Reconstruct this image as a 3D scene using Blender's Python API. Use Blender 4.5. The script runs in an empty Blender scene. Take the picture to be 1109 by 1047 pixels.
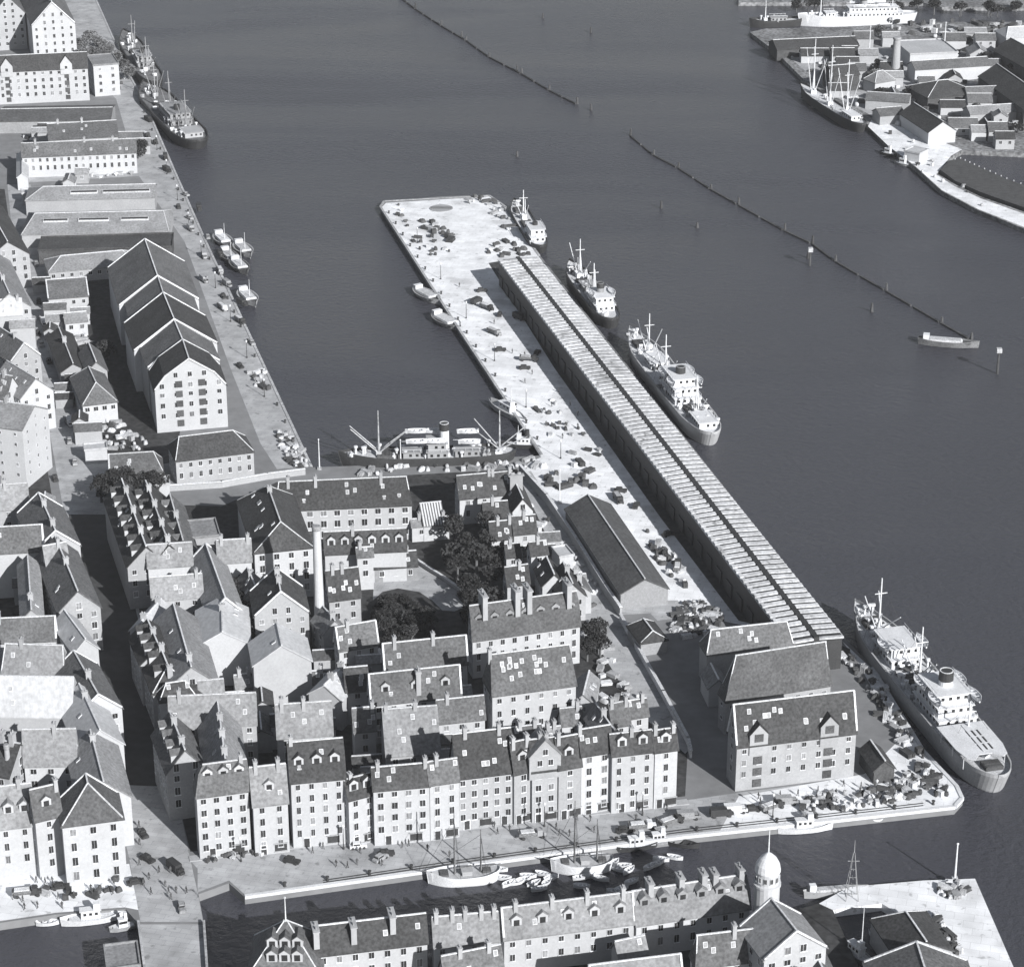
import bpy, bmesh, math, random
from mathutils import Vector, Matrix
R_ = math.radians
rnd = random.Random(7)
C = bpy.context.scene.collection
# ---------------------------------------------------------------- camera, sky, sun, exposure
LAND = 1.8; CH = 290.0; FPX = 2700.0; PITCH = R_(24.2); W_, H_ = 1109.0, 1047.0
scn = bpy.context.scene
cd = bpy.data.cameras.new('camera'); cam = bpy.data.objects.new('camera', cd); C.objects.link(cam)
cam.location = (0, 0, LAND + CH); cam.rotation_euler = (R_(90) - PITCH, 0, 0)
cd.sensor_fit = 'HORIZONTAL'; cd.sensor_width = 36; cd.lens = 36 * FPX / W_
cd.clip_start = 5; cd.clip_end = 30000
scn.camera = cam
SUN_EL, SUN_AZ = R_(27), R_(180 - 34)            # azimuth clockwise from +Y; the sun stands behind the camera, to the right
wd = bpy.data.worlds.new('World'); scn.world = wd; wd.use_nodes = True
nt = wd.node_tree; bg = nt.nodes['Background']
sky = nt.nodes.new('ShaderNodeTexSky'); sky.sky_type = 'NISHITA'; sky.sun_disc = False
sky.sun_elevation = SUN_EL; sky.sun_rotation = SUN_AZ
hs = nt.nodes.new('ShaderNodeHueSaturation'); hs.inputs['Saturation'].default_value = 0.45
nt.links.new(sky.outputs[0], hs.inputs['Color']); nt.links.new(hs.outputs[0], bg.inputs[0]); bg.inputs[1].default_value = 0.05
sl = bpy.data.lights.new('sun', 'SUN'); sl.energy = 5.0; sl.angle = R_(0.5); sl.color = (1.0, 0.985, 0.97)
sun = bpy.data.objects.new('sun', sl); C.objects.link(sun)
sd = Vector((math.sin(SUN_AZ) * math.cos(SUN_EL), math.cos(SUN_AZ) * math.cos(SUN_EL), math.sin(SUN_EL)))
sun.rotation_euler = sd.to_track_quat('Z', 'Y').to_euler(); sun.location = (0, 0, 500)
scn.view_settings.view_transform = 'Standard'; scn.view_settings.look = 'None'
scn.view_settings.gamma = 1; scn.view_settings.exposure = 0.7; scn.view_settings.use_curve_mapping = False

def G(p, h=0.0):
    """point of the photo -> where that ray meets the level h metres above the quay"""
    px, py = p
    a = (px - W_ / 2) / FPX; b = (H_ / 2 - py) / FPX
    d = Vector((a, math.cos(PITCH) + b * math.sin(PITCH), -math.sin(PITCH) + b * math.cos(PITCH)))
    t = (CH - h) / -d.z
    return Vector((d.x * t, d.y * t, LAND + h))

# ---------------------------------------------------------------- materials
def mat(name, base, var=0.25, scale=0.6, rough=0.85, stripes=None, rvar=0.3, spec=0.3, fine=0.25, bump=0.0, metal=0, joints=None, stain=0.0):
    m = bpy.data.materials.new(name); m.use_nodes = True; n = m.node_tree; L = n.links.new
    b = n.nodes['Principled BSDF']; b.inputs['Roughness'].default_value = rough; b.inputs['Metallic'].default_value = metal
    b.inputs['Specular IOR Level'].default_value = spec
    tc = n.nodes.new('ShaderNodeTexCoord'); oi = n.nodes.new('ShaderNodeObjectInfo')
    ad = n.nodes.new('ShaderNodeVectorMath'); ad.operation = 'ADD'
    L(tc.outputs['Object'], ad.inputs[0]); L(oi.outputs['Location'], ad.inputs[1])
    def noise(s, d=4):
        q = n.nodes.new('ShaderNodeTexNoise'); q.inputs['Scale'].default_value = s; q.inputs['Detail'].default_value = d
        L(ad.outputs[0], q.inputs['Vector']); return q.outputs[0]
    def mth(op, a, c):
        q = n.nodes.new('ShaderNodeMath'); q.operation = op
        for i, v in ((0, a), (1, c)):
            if isinstance(v, (int, float)): q.inputs[i].default_value = v
            else: L(v, q.inputs[i])
        return q.outputs[0]
    # value = 1 + var*(noise-.5)*2 + fine*(...) + rvar*(random-.5)
    v = mth('MULTIPLY_ADD', noise(scale * 0.22), 4 * var); v.node.inputs[2].default_value = 1 - 2 * var
    f = mth('MULTIPLY_ADD', noise(scale * 2.0, 3), 6 * fine); f.node.inputs[2].default_value = 1 - 3 * fine
    f = mth('MAXIMUM', f, .25)
    v = mth('MULTIPLY', v, f)
    r = mth('MULTIPLY_ADD', oi.outputs['Random'], rvar); r.node.inputs[2].default_value = 1 - rvar / 2
    v = mth('MULTIPLY', v, r)
    if stripes:
        w = n.nodes.new('ShaderNodeTexWave'); w.inputs['Scale'].default_value = stripes[0]; w.bands_direction = stripes[2] if len(stripes) > 2 else 'X'
        w.inputs['Distortion'].default_value = 0.6; w.inputs['Detail'].default_value = 1
        L(tc.outputs['Object'], w.inputs['Vector'])
        s = mth('MULTIPLY_ADD', w.outputs['Fac'], stripes[1]); s.node.inputs[2].default_value = 1 - stripes[1] / 2
        v = mth('MULTIPLY', v, s)
    if joints:
        q = n.nodes.new('ShaderNodeTexBrick'); q.inputs['Scale'].default_value = 1.0; q.inputs['Brick Width'].default_value = joints[0]; q.inputs['Row Height'].default_value = joints[1]
        q.inputs['Mortar Size'].default_value = joints[2]; q.inputs['Color1'].default_value = (1, 1, 1, 1); q.inputs['Color2'].default_value = (.88, .88, .88, 1); q.inputs['Mortar'].default_value = (.72, .72, .72, 1)
        rot = n.nodes.new('ShaderNodeMapping'); rot.inputs['Rotation'].default_value = (0, 0, R_(14)); L(tc.outputs['Object'], rot.inputs[0]); L(rot.outputs[0], q.inputs['Vector']); v = mth('MULTIPLY', v, q.outputs['Color'])
    if stain:
        s1 = n.nodes.new('ShaderNodeMapRange'); s1.inputs['From Min'].default_value = .56; s1.inputs['From Max'].default_value = .68; s1.inputs['To Min'].default_value = 1; s1.inputs['To Max'].default_value = 1 - stain
        L(noise(.09, 6), s1.inputs['Value']); v = mth('MULTIPLY', v, s1.outputs[0])
        s2 = n.nodes.new('ShaderNodeMapRange'); s2.inputs['From Min'].default_value = .62; s2.inputs['From Max'].default_value = .7; s2.inputs['To Min'].default_value = 1; s2.inputs['To Max'].default_value = 1 - stain * 1.6
        L(noise(.5, 3), s2.inputs['Value']); v = mth('MULTIPLY', v, s2.outputs[0])
    mx = n.nodes.new('ShaderNodeVectorMath'); mx.operation = 'SCALE'; mx.inputs[0].default_value = base
    L(v, mx.inputs['Scale']); L(mx.outputs[0], b.inputs['Base Color'])
    if bump:
        bp = n.nodes.new('ShaderNodeBump'); bp.inputs['Strength'].default_value = bump; bp.inputs['Distance'].default_value = 0.3
        L(noise(scale * 3, 3), bp.inputs['Height']); L(bp.outputs[0], b.inputs['Normal'])
    return m
def gr(v): return (v * 0.975, v, v * 1.04)
M = {}
M['rd'] = mat('dark_tile_roof', gr(.043), .25, .8, stripes=(2.0, .25), rvar=.35, fine=.35)
M['rm'] = mat('mid_tile_roof', gr(.092), .22, .8, stripes=(2.0, .22), rvar=.3, fine=.3)
M['rl'] = mat('pale_slate_roof', gr(.19), .2, .7, stripes=(1.2, .12), rvar=.25, fine=.22)
M['rw'] = mat('pale_metal_roof', gr(.37), .12, .5, stripes=(.9, .12), rvar=.12, fine=.12, rough=.6)
M['rs'] = mat('seamed_shed_roof', gr(.07), .2, .5, stripes=(.5, .1, 'Y'), rvar=.1, fine=.25)
M['ww'] = mat('white_render', gr(.37), .07, .9, rvar=.22, fine=.05)
M['wl'] = mat('pale_plaster', gr(.29), .09, .9, rvar=.2, fine=.07)
M['wg'] = mat('grey_stone_wall', gr(.22), .12, .9, rvar=.25, fine=.1)
M['wd'] = mat('dark_brick_wall', gr(.06), .2, .9, rvar=.25, fine=.25)
M['trim'] = mat('white_mortar_trim', gr(.5), .12, 1.2, fine=.25)
M['pave'] = mat('pale_quay_paving', gr(.34), .12, .12, fine=.14, rvar=0, joints=(3.2, 1.6, .05), stain=.22)
M['pier'] = mat('light_pier_deck', gr(.7), .07, .1, fine=.1, rvar=0, joints=(4, 2.5, .05), stain=.22)
M['road'] = mat('grey_street_paving', gr(.17), .12, .15, fine=.1, rvar=0)
M['hr'] = mat('hall_roofing', gr(.42), .22, .6, rvar=0, fine=.2, stain=.3)
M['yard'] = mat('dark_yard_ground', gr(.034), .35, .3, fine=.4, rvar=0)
M['quay'] = mat('quay_stone', gr(.33), .25, .5, fine=.3)
M['dirt'] = mat('rough_ground', gr(.15), .5, .35, fine=.5, rvar=0)
M['rg'] = mat('glazed_roof', gr(.3), .1, 1, stripes=(.42, 1.7), fine=.1)
M['glass'] = mat('window_glass', gr(.03), .1, 1, rough=.2, rvar=.6, spec=.5)
M['shade_asph'] = mat('shade_dark_asphalt', gr(.05), .12, .2, fine=.15, rvar=0)
M['glass2'] = mat('curtained_glass', gr(.16), .1, 1, rough=.3, rvar=.8)
M['white'] = mat('white_paint', gr(.55), .1, 1.5, fine=.12, rvar=.1, rough=.6)
M['grey'] = mat('grey_paint', gr(.25), .15, 1.5, fine=.2, rough=.6)
M['dark'] = mat('black_paint', gr(.035), .2, 1.5, fine=.2, rough=.55)
M['wood'] = mat('weathered_timber', gr(.13), .3, 1.5, fine=.35, rvar=.4)
M['deck'] = mat('ship_deck_planks', gr(.5), .2, 1.5, stripes=(1.5, .15), fine=.25)
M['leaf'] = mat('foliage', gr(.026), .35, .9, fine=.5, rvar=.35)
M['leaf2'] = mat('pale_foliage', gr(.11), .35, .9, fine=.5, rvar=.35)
M['bark'] = mat('bark', gr(.09), .2, 2)
M['cargo'] = mat('pale_cargo', gr(.4), .3, 2, fine=.35, rvar=.7)
M['dcargo'] = mat('dark_cargo', gr(.06), .3, 2, fine=.35, rvar=.6)
# water
m = bpy.data.materials.new('harbour_water'); m.use_nodes = True; n = m.node_tree; b = n.nodes['Principled BSDF']
b.inputs['Base Color'].default_value = (.041, .0425, .052, 1); b.inputs['Roughness'].default_value = .16; b.inputs['IOR'].default_value = 1.33
tc = n.nodes.new('ShaderNodeTexCoord'); mp = n.nodes.new('ShaderNodeMapping'); mp.inputs['Scale'].default_value = (1.0, 1.0, 1)
mp.inputs['Rotation'].default_value = (0, 0, R_(25)); n.links.new(tc.outputs['Object'], mp.inputs[0])
no = n.nodes.new('ShaderNodeTexNoise'); no.inputs['Scale'].default_value = .5; no.inputs['Detail'].default_value = 6; no.inputs['Roughness'].default_value = .62
n.links.new(mp.outputs[0], no.inputs[0])
n2 = n.nodes.new('ShaderNodeTexNoise'); n2.inputs['Scale'].default_value = .012; n2.inputs['Detail'].default_value = 3; n.links.new(mp.outputs[0], n2.inputs[0])
bp = n.nodes.new('ShaderNodeBump'); bp.inputs['Distance'].default_value = .8
sm = n.nodes.new('ShaderNodeMath'); sm.operation = 'MULTIPLY_ADD'; sm.inputs[1].default_value = .6; sm.inputs[2].default_value = .5
n.links.new(n2.outputs[0], sm.inputs[0]); n.links.new(sm.outputs[0], bp.inputs['Strength'])
n3 = n.nodes.new('ShaderNodeTexNoise'); n3.inputs['Scale'].default_value = .006; n3.inputs['Detail'].default_value = 5; n3.inputs['Distortion'].default_value = 1.2
mp2 = n.nodes.new('ShaderNodeMapping'); mp2.inputs['Scale'].default_value = (.45, 1.6, 1); mp2.inputs['Rotation'].default_value = (0, 0, R_(-12)); n.links.new(tc.outputs['Object'], mp2.inputs[0]); n.links.new(mp2.outputs[0], n3.inputs[0])
mr = n.nodes.new('ShaderNodeMapRange'); mr.inputs['From Min'].default_value = .35; mr.inputs['From Max'].default_value = .65; mr.inputs['To Min'].default_value = .08; mr.inputs['To Max'].default_value = .34
n.links.new(n3.outputs[0], mr.inputs['Value']); n.links.new(mr.outputs[0], b.inputs['Roughness'])
n.links.new(no.outputs[0], bp.inputs['Height']); n.links.new(bp.outputs[0], b.inputs['Normal']); M['water'] = m

# ---------------------------------------------------------------- object helpers
class MB:
    """collects shapes that become ONE mesh"""
    def __init__(s): s.v = []; s.f = []; s.m = []
    def add(s, vs, fs, mi=0, M4=None):
        o = len(s.v)
        s.v += [tuple(M4 @ Vector(v)) if M4 else tuple(v) for v in vs]
        s.f += [tuple(i + o for i in f) for f in fs]; s.m += [mi] * len(fs)
    def box(s, c, d, mi=0, rz=0, taper=1.0):
        x, y, z = d[0] / 2, d[1] / 2, d[2] / 2; cs, sn = math.cos(rz), math.sin(rz); vs = []
        for k, t in ((-1, 1), (1, taper)):
            for a, e in ((-1, -1), (1, -1), (1, 1), (-1, 1)):
                X, Y = a * x * t, e * y * t
                vs.append((c[0] + X * cs - Y * sn, c[1] + X * sn + Y * cs, c[2] + k * z))
        s.add(vs, [(3, 2, 1, 0), (4, 5, 6, 7), (0, 1, 5, 4), (1, 2, 6, 5), (2, 3, 7, 6), (3, 0, 4, 7)], mi)
    def tube(s, a, e, r, r2=None, seg=6, mi=0):
        a, e = Vector(a), Vector(e); r2 = r if r2 is None else r2; d = (e - a).normalized()
        u = d.orthogonal().normalized(); w = d.cross(u); vs = []
        for p, q in ((a, r), (e, r2)):
            for k in range(seg):
                t = 2 * math.pi * k / seg; vs.append(p + (u * math.cos(t) + w * math.sin(t)) * q)
        fs = [(k, (k + 1) % seg, seg + (k + 1) % seg, seg + k) for k in range(seg)] + [tuple(range(seg))[::-1], tuple(range(seg, 2 * seg))]
        s.add(vs, fs, mi)
    def prism(s, pts, z0, z1, mi=0):
        k = len(pts); vs = [(p[0], p[1], z0) for p in pts] + [(p[0], p[1], z1) for p in pts]
        s.add(vs, [tuple(range(k))[::-1], tuple(range(k, 2 * k))] + [(i, (i + 1) % k, k + (i + 1) % k, k + i) for i in range(k)], mi)
    def gable(s, L, w, z0, z1, ov=.15, mi=0, th=.2):
        """little pitched roof, ridge along x"""
        for sg in (-1, 1):
            a = [(-L / 2, sg * (w + ov), z0), (L / 2, sg * (w + ov), z0), (L / 2, 0, z1), (-L / 2, 0, z1)]
            vs = a + [(p[0], p[1], p[2] + th) for p in a]
            s.add(vs, [(0, 1, 2, 3), (4, 5, 6, 7), (0, 1, 5, 4), (1, 2, 6, 5), (2, 3, 7, 6), (3, 0, 4, 7)], mi)
    def mesh(s, name, mats):
        me = bpy.data.meshes.new(name); me.from_pydata(s.v, [], s.f)
        for q in mats: me.materials.append(M[q])
        if len(mats) > 1: me.polygons.foreach_set('material_index', s.m)
        bm = bmesh.new(); bm.from_mesh(me); bmesh.ops.recalc_face_normals(bm, faces=bm.faces); bm.to_mesh(me); bm.free()
        return me
def obj(name, data, parent=None, loc=None, rz=0, sc=None):
    o = bpy.data.objects.new(name, data); C.objects.link(o)
    if parent: o.parent = parent
    if loc is not None: o.location = loc
    o.rotation_euler.z = rz
    if sc is not None: o.scale = sc
    return o
def tag(o, label, cat, group=None):
    o['label'] = label; o['category'] = cat
    if group: o['group'] = group
    return o
def struct(o, kind='structure'): o['kind'] = kind; return o

_cache = {}
def cached(key, fn):
    if key not in _cache: _cache[key] = fn()
    return _cache[key]
def win_mesh(fr, gl='glass'):                    # unit window, faces -y, 1 wide 1 high
    def f():
        b = MB(); b.box((0, -.02, 0), (.9, .04, .92), 1)
        for x in (-.48, .48): b.box((x, -.05, 0), (.07, .1, 1.0), 0)
        for z in (-.48, .48): b.box((0, -.05, z), (.88, .1, .05), 0)
        b.box((0, -.045, 0), (.035, .05, .9), 0)
        b.box((0, -.09, -.53), (1.15, .18, .06), 0)
        return b.mesh('window', [fr, gl])
    return cached(('win', fr, gl), f)
def chim_mesh(m):
    def f():
        b = MB(); b.box((0, 0, .5), (1, 1, 1.0)); b.box((0, 0, .93), (1.25, 1.25, .1)); b.box((0, 0, -.5), (1, 1, 1.0))
        for y in (-.25, .25): b.tube((0, y, 1), (0, y, 1.22), .16, .13)
        return b.mesh('chimney', [m])
    return cached(('ch', m), f)
def dormer_mesh(face, roof):                      # faces -y; origin at foot of its front; 1.6 wide 1.9 high, runs back 3 m
    def f():
        b = MB(); b.box((0, 1.5, .55), (1.7, 3, 2.5), 0); 
        b.add([(-.85, 0, 1.8), (.85, 0, 1.8), (0, 0, 2.5), (-.85, 3, 1.8), (.85, 3, 1.8), (0, 3, 2.5)], [(0, 1, 2), (3, 4, 5), (0, 1, 4, 3)], 0)
        for sg in (-1, 1):
            a = [(sg * 1.05, -.2, 1.72), (0, -.2, 2.58), (0, 3.2, 2.58), (sg * 1.05, 3.2, 1.72)]
            b.add(a + [(p[0], p[1], p[2] + .14) for p in a], [(0, 1, 2, 3), (4, 5, 6, 7), (0, 1, 5, 4), (1, 2, 6, 5), (2, 3, 7, 6), (3, 0, 4, 7)], 1)
        b.box((0, -.03, 1.0), (.95, .06, 1.2), 2)
        return b.mesh('dormer', [face, roof, 'glass'])
    return cached(('do', face, roof), f)
def sky_mesh():
    def f():
        b = MB(); b.box((0, 0, .08), (.9, 1.2, .16), 0); b.box((0, 0, .17), (.7, 1.0, .04), 1); return b.mesh('skylight', ['white', 'grey'])
    return cached('sk', f)

def loft_rings(L, w, prof, hl, hr, ox=0, oy=0, dz=0):
    """prof: list of (inset, z); returns rings of 4 corners"""
    rs = []
    for d, z in prof:
        k = (w - d) / w if w else 0
        x0 = -L / 2 + d * hl - ox * (1 if not hl else k); x1 = L / 2 - d * hr + ox * (1 if not hr else k); y = (w - d) * (1 + oy / w)
        if x0 > x1: x0 = x1 = (x0 + x1) / 2
        rs.append([(x0, -y, z + dz), (x1, -y, z + dz), (x1, y, z + dz), (x0, y, z + dz)])
    return rs
def roof_mesh(L, w, prof, hl, hr, m, trim=None, th=.3):
    sl = (prof[1][1] - prof[0][1]) / max(prof[1][0] - prof[0][0], .1); oy = .4
    p2 = [(prof[0][0], prof[0][1] - min(oy * sl, .5))] + list(prof[1:])
    T = loft_rings(L, w, p2, hl, hr, .3, oy, th); B = loft_rings(L, w, p2, hl, hr, .3, oy, 0.0)
    b = MB()
    for k in range(len(T) - 1):
        for A, Z in ((T, 0), (B, 1)):
            a, c = A[k], A[k + 1]
            b.add([a[0], a[1], c[1], c[0]], [(0, 1, 2, 3)]); b.add([a[2], a[3], c[3], c[2]], [(0, 1, 2, 3)])
            if hr: b.add([a[1], a[2], c[2], c[1]], [(0, 1, 2, 3)])
            if hl: b.add([a[3], a[0], c[0], c[3]], [(0, 1, 2, 3)])
        for hip, ids in ((hl, (0, 3)), (hr, (1, 2))):
            if not hip:
                for i in ids: b.add([T[k][i], T[k + 1][i], B[k + 1][i], B[k][i]], [(0, 1, 2, 3)])
    for i, j in ((0, 1), (2, 3)) + (((1, 2),) if hr else ()) + (((3, 0),) if hl else ()):
        b.add([T[0][i], T[0][j], B[0][j], B[0][i]], [(0, 1, 2, 3)])
    if prof[-1][0] < w - .01:                       # flat top
        b.add(T[-1], [(0, 1, 2, 3)]); b.add(B[-1], [(3, 2, 1, 0)])
    return b.mesh('roof', [m])
def wall_mesh(L, w, h, prof, hl, hr, m):
    rs = [[(-L / 2, -w, -1.2), (L / 2, -w, -1.2), (L / 2, w, -1.2), (-L / 2, w, -1.2)]] + loft_rings(L, w, prof, hl, hr, 0, 0, -.06)
    b = MB(); vs = [p for r in rs for p in r]; fs = [(3, 2, 1, 0)]
    for k in range(len(rs) - 1):
        o = 4 * k
        for i in range(4): fs.append((o + i, o + (i + 1) % 4, o + 4 + (i + 1) % 4, o + 4 + i))
    fs.append(tuple(len(vs) - 4 + i for i in range(4)))
    b.add(vs, fs); 
    me = bpy.data.meshes.new('wall'); me.from_pydata(b.v, [], b.f); me.materials.append(M[m])
    bm = bmesh.new(); bm.from_mesh(me); bmesh.ops.remove_doubles(bm, verts=bm.verts, dist=.001); bmesh.ops.dissolve_degenerate(bm, edges=bm.edges, dist=.001)
    bmesh.ops.recalc_face_normals(bm, faces=bm.faces); bm.to_mesh(me); bm.free()
    return me

HOUSES = []
def house(label, Rp, Sp, A, h, rh, roof='rd', wall='ww', hip=(0, 0), win='auto', bay=2.9, fl=3.1, dorm=0, dface='ww', ch=(), chs=(.8, 1.25, 1.5), chm='wl',
          sky=0, ridge=True, rake=False, name='town_house', cat='house', group=None, mans=None, ws=(1.25, 1.85), frame='trim', dback=False, back=None, glass='glass', flat=False, dormrows=(.3,), doors=0, strips=()):
    H = h + rh
    if not ch and name == 'town_house' and not flat and rnd.random() < .75: ch = (rnd.uniform(.08, .4), rnd.uniform(.6, .95)) if rnd.random() < .5 else (rnd.uniform(.1, .9),)
    if not sky and name == 'town_house' and not flat: sky = rnd.randrange(4)
    front_row = 'canal front' in label and 'rear' not in label and 'behind' not in label
    if front_row: bay = min(bay, 2.3); fl = 2.85; ws = (1.15, 1.7)
    if name == 'town_house' and 'canal front' in label and 'rear' not in label and 'behind' not in label: doors = 2
    a, c = G(Rp, H), G(Sp, H); a.z = c.z = LAND
    ax = (c - a); Lr = ax.length; ax.normalize()
    if ax.x < -0.2 or (abs(ax.x) <= .2 and ax.y > 0): a, c = c, a; ax = -ax; hip = (hip[1], hip[0])
    pr = Vector((-ax.y, ax.x, 0))                    # local +y
    if isinstance(A, (int, float)): w = A
    else:
        e = G(A, h); e.z = LAND; w = abs((e - a).dot(pr))
    w = max(w, 2.0)
    if flat: hip = (0, 0)
    L = Lr + w * hip[0] + w * hip[1] + (.5 if not max(hip) else 0)
    ctr = (a + c) / 2 + ax * (w * hip[1] - w * hip[0]) / 2
    rz = math.atan2(ax.y, ax.x)
    root = obj(name, None, None, ctr, rz); root.empty_display_size = 2
    tag(root, label, cat, group)
    if flat: prof = [(0, h), (0.01, h + rh)]
    elif mans: prof = [(0, h), (w * mans[0], h + rh * mans[1]), (w, H)]
    else: prof = [(0, h), (w, H)]
    if flat:
        b = MB(); b.box((0, 0, (h - 1.2) / 2), (L, 2 * w, h + 1.2)); wm = b.mesh('wall', [wall]); obj('wall', wm, root)
        b = MB(); b.box((0, 0, h + .12), (L + .5, 2 * w + .5, .24))
        for s_ in (-1, 1): b.box((s_ * (L / 2 + .1), 0, h + .45), (.3, 2 * w + .5, .5)); b.box((0, s_ * (w + .1), h + .45), (L, .3, .5))
        rf = obj('roof', b.mesh('roof', [roof]), root)
    else:
        obj('wall', wall_mesh(L, w, h, prof, hip[0], hip[1], wall), root)
        rf = obj('roof', roof_mesh(L, w, prof, hip[0], hip[1], roof), root)
    def rz_at(y):                                     # roof height at |y|
        d = w - abs(y)
        for (d0, z0), (d1, z1) in zip(prof, prof[1:]):
            if d <= d1 + 1e-6: return z0 + (z1 - z0) * (d - d0) / max(d1 - d0, .01) + .3
        return prof[-1][1] + .3
    if ridge and not flat:
        b = MB(); x0, x1 = -L / 2 + w * hip[0], L / 2 - w * hip[1]
        b.box(((x0 + x1) / 2, 0, H + .38), (x1 - x0 + .4, .35, .22))
        for sg, hp, xe in ((-1, hip[0], x0), (1, hip[1], x1)):
            for ys in (-1, 1):
                if hp: b.tube((sg * L / 2, ys * w, h + .25), (xe, 0, H + .35), .16, seg=4) if not mans else None
                elif rake:
                    pts = [(sg * (L / 2 + .1), ys * (w - d), z + .35) for d, z in prof]
                    for q0, q1 in zip(pts, pts[1:]): b.tube(q0, q1, .3, seg=4)
        obj('ridge_tiles', b.mesh('ridge_tiles', ['trim']), rf)
    # windows on the sides that face the camera
    if win:
        wms = [win_mesh(frame, glass), win_mesh(frame, glass), win_mesh(frame, 'glass2'), win_mesh('trim', glass)]; ww, wh = ws; jw, jh = rnd.uniform(.85, 1.15), rnd.uniform(.88, 1.1); ww *= jw; wh *= jh
        sides = [('f', Vector((0, -1)), L, w), ('b', Vector((0, 1)), L, w), ('l', Vector((-1, 0)), 2 * w, L / 2), ('r', Vector((1, 0)), 2 * w, L / 2)]
        nf = max(1, int((h - .4) / fl)); f0 = h - nf * fl
        jobs = []
        for nm, nv, ln, off in sides:
            wn = ax * nv.x + pr * nv.y; pos = ctr + wn * off
            view = (Vector((0, 0, LAND)) - pos).normalized().dot(wn)
            if view < .12: continue
            if win != 'auto' and nm not in win and win != 'all': continue
            nb = max(1, int((ln - 1.0) / bay)); st = ln / nb
            hp = hip[0] if nm == 'l' else hip[1] if nm == 'r' else 1
            for i in range(nb):
                u = -ln / 2 + st * (i + .5)
                zs = [(h - fl * (k + .5) - .05) for k in range(nf)]
                if not hp and not flat:                                  # gable windows
                    for k in range(int(rh / fl)):
                        z = h + fl * (k + .35)
                        if z + 1.3 < rz_at(u): zs.append(z)
                for z in zs: jobs.append((view, nv, u, off, z))
        jobs.sort(key=lambda j: (-j[0], -j[4]))
        for view, nv, u, off, z in jobs[:98]:
            loc = (u * abs(nv.y) + nv.x * (off + .01), u * abs(nv.x) + nv.y * (off + .01), z)
            tz = .78 if z > h - fl and z < h else 1.0
            obj('window', rnd.choice(wms), root, loc, math.atan2(nv.y, nv.x) + math.pi / 2, (ww * rnd.uniform(.93, 1.07), 1, wh * tz))
    fs = -1 if ((ctr * -1).dot(-pr) > 0) else 1        # which long side faces the camera
    if dorm:
        dm = dormer_mesh(dface, roof)
        for row in dormrows:
            for i in range(dorm):
                u = -L / 2 + w * hip[0] * .5 + (L - w * .5 * (hip[0] + hip[1])) * (i + .5) / dorm
                y = w * (1 - row); z = rz_at(y) - .25
                obj('dormer', dm, rf, (u, fs * y, z), 0 if fs < 0 else math.pi, (1.2, min(1, y / 3 + .2), 1.15))
    for t in ch:
        dy = 0
        if isinstance(t, tuple): t, dy = t
        u = -L / 2 + L * t; y = dy * w * fs; zb = rz_at(y) - .3
        obj('chimney', chim_mesh(chm), rf, (u, y, zb), 0, (chs[0], chs[1], chs[2] * rnd.uniform(.85, 1.15) + .3 + max(0, 0)))
    for i in range(sky):
        u = rnd.uniform(-.44, .44) * (L - w * (hip[0] + hip[1]) * .5); y = fs * w * rnd.uniform(.2, .8)
        sl_ = math.atan2(rz_at(abs(y) - .2) - rz_at(abs(y) + .2), .4)
        o = obj('skylight', sky_mesh(), rf, (u, y, rz_at(y) + .02)); o.rotation_euler.x = sl_ if fs < 0 else -sl_
    if doors:
        dmesh = cached('door', lambda: (lambda q: (q.box((0, -.03, 1.1), (1.15, .1, 2.2), 1), q.box((0, -.05, 2.3), (1.5, .2, .18), 0), q.box((-.68, -.05, 1.1), (.16, .16, 2.3), 0), q.box((.68, -.05, 1.1), (.16, .16, 2.3), 0), q.mesh('door', ['trim', 'dark']))[-1])(MB()))
        shop = cached('shopw', lambda: (lambda q: (q.box((0, -.02, 1.3), (2.6, .08, 1.7), 1), q.box((0, -.05, 2.3), (3.0, .25, .25), 0), q.box((0, -.05, .35), (2.9, .15, .3), 0), q.mesh('shop_window', ['grey', 'dark']))[-1])(MB()))
        for i in range(max(2, int(L / 4))):
            u = -L / 2 + L * (i + .5) / max(2, int(L / 4)); nm = 'door' if i % 2 == 0 else 'shop_window'
            obj(nm, dmesh if i % 2 == 0 else shop, root, (u, fs * (w + .02), .12), 0 if fs < 0 else math.pi)
    for (t, ln, row) in strips:
        y = w * (1 - row) * fs; sl_ = math.atan2(prof[1][1] - prof[0][1], prof[1][0] - prof[0][0]); b = MB(); b.box((0, 0, .3), (ln, 1.5, .7), 0); b.box((0, 0, .68), (ln - .4, 1.1, .06), 1)
        o = obj('roof_light', b.mesh('roof_light', ['trim', 'dark']), rf, (-L / 2 + L * t, y, rz_at(y) - .1)); o.rotation_euler.x = sl_ if fs < 0 else -sl_
    HOUSES.append((label[:46], round(L, 1), round(2 * w, 1), round(math.degrees(rz)), ctr.copy(), ax.copy(), L, w))
    root['w'] = w; root['L'] = L
    del root['w']; del root['L']
    return root, rf, L, w, fs, rz_at

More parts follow.
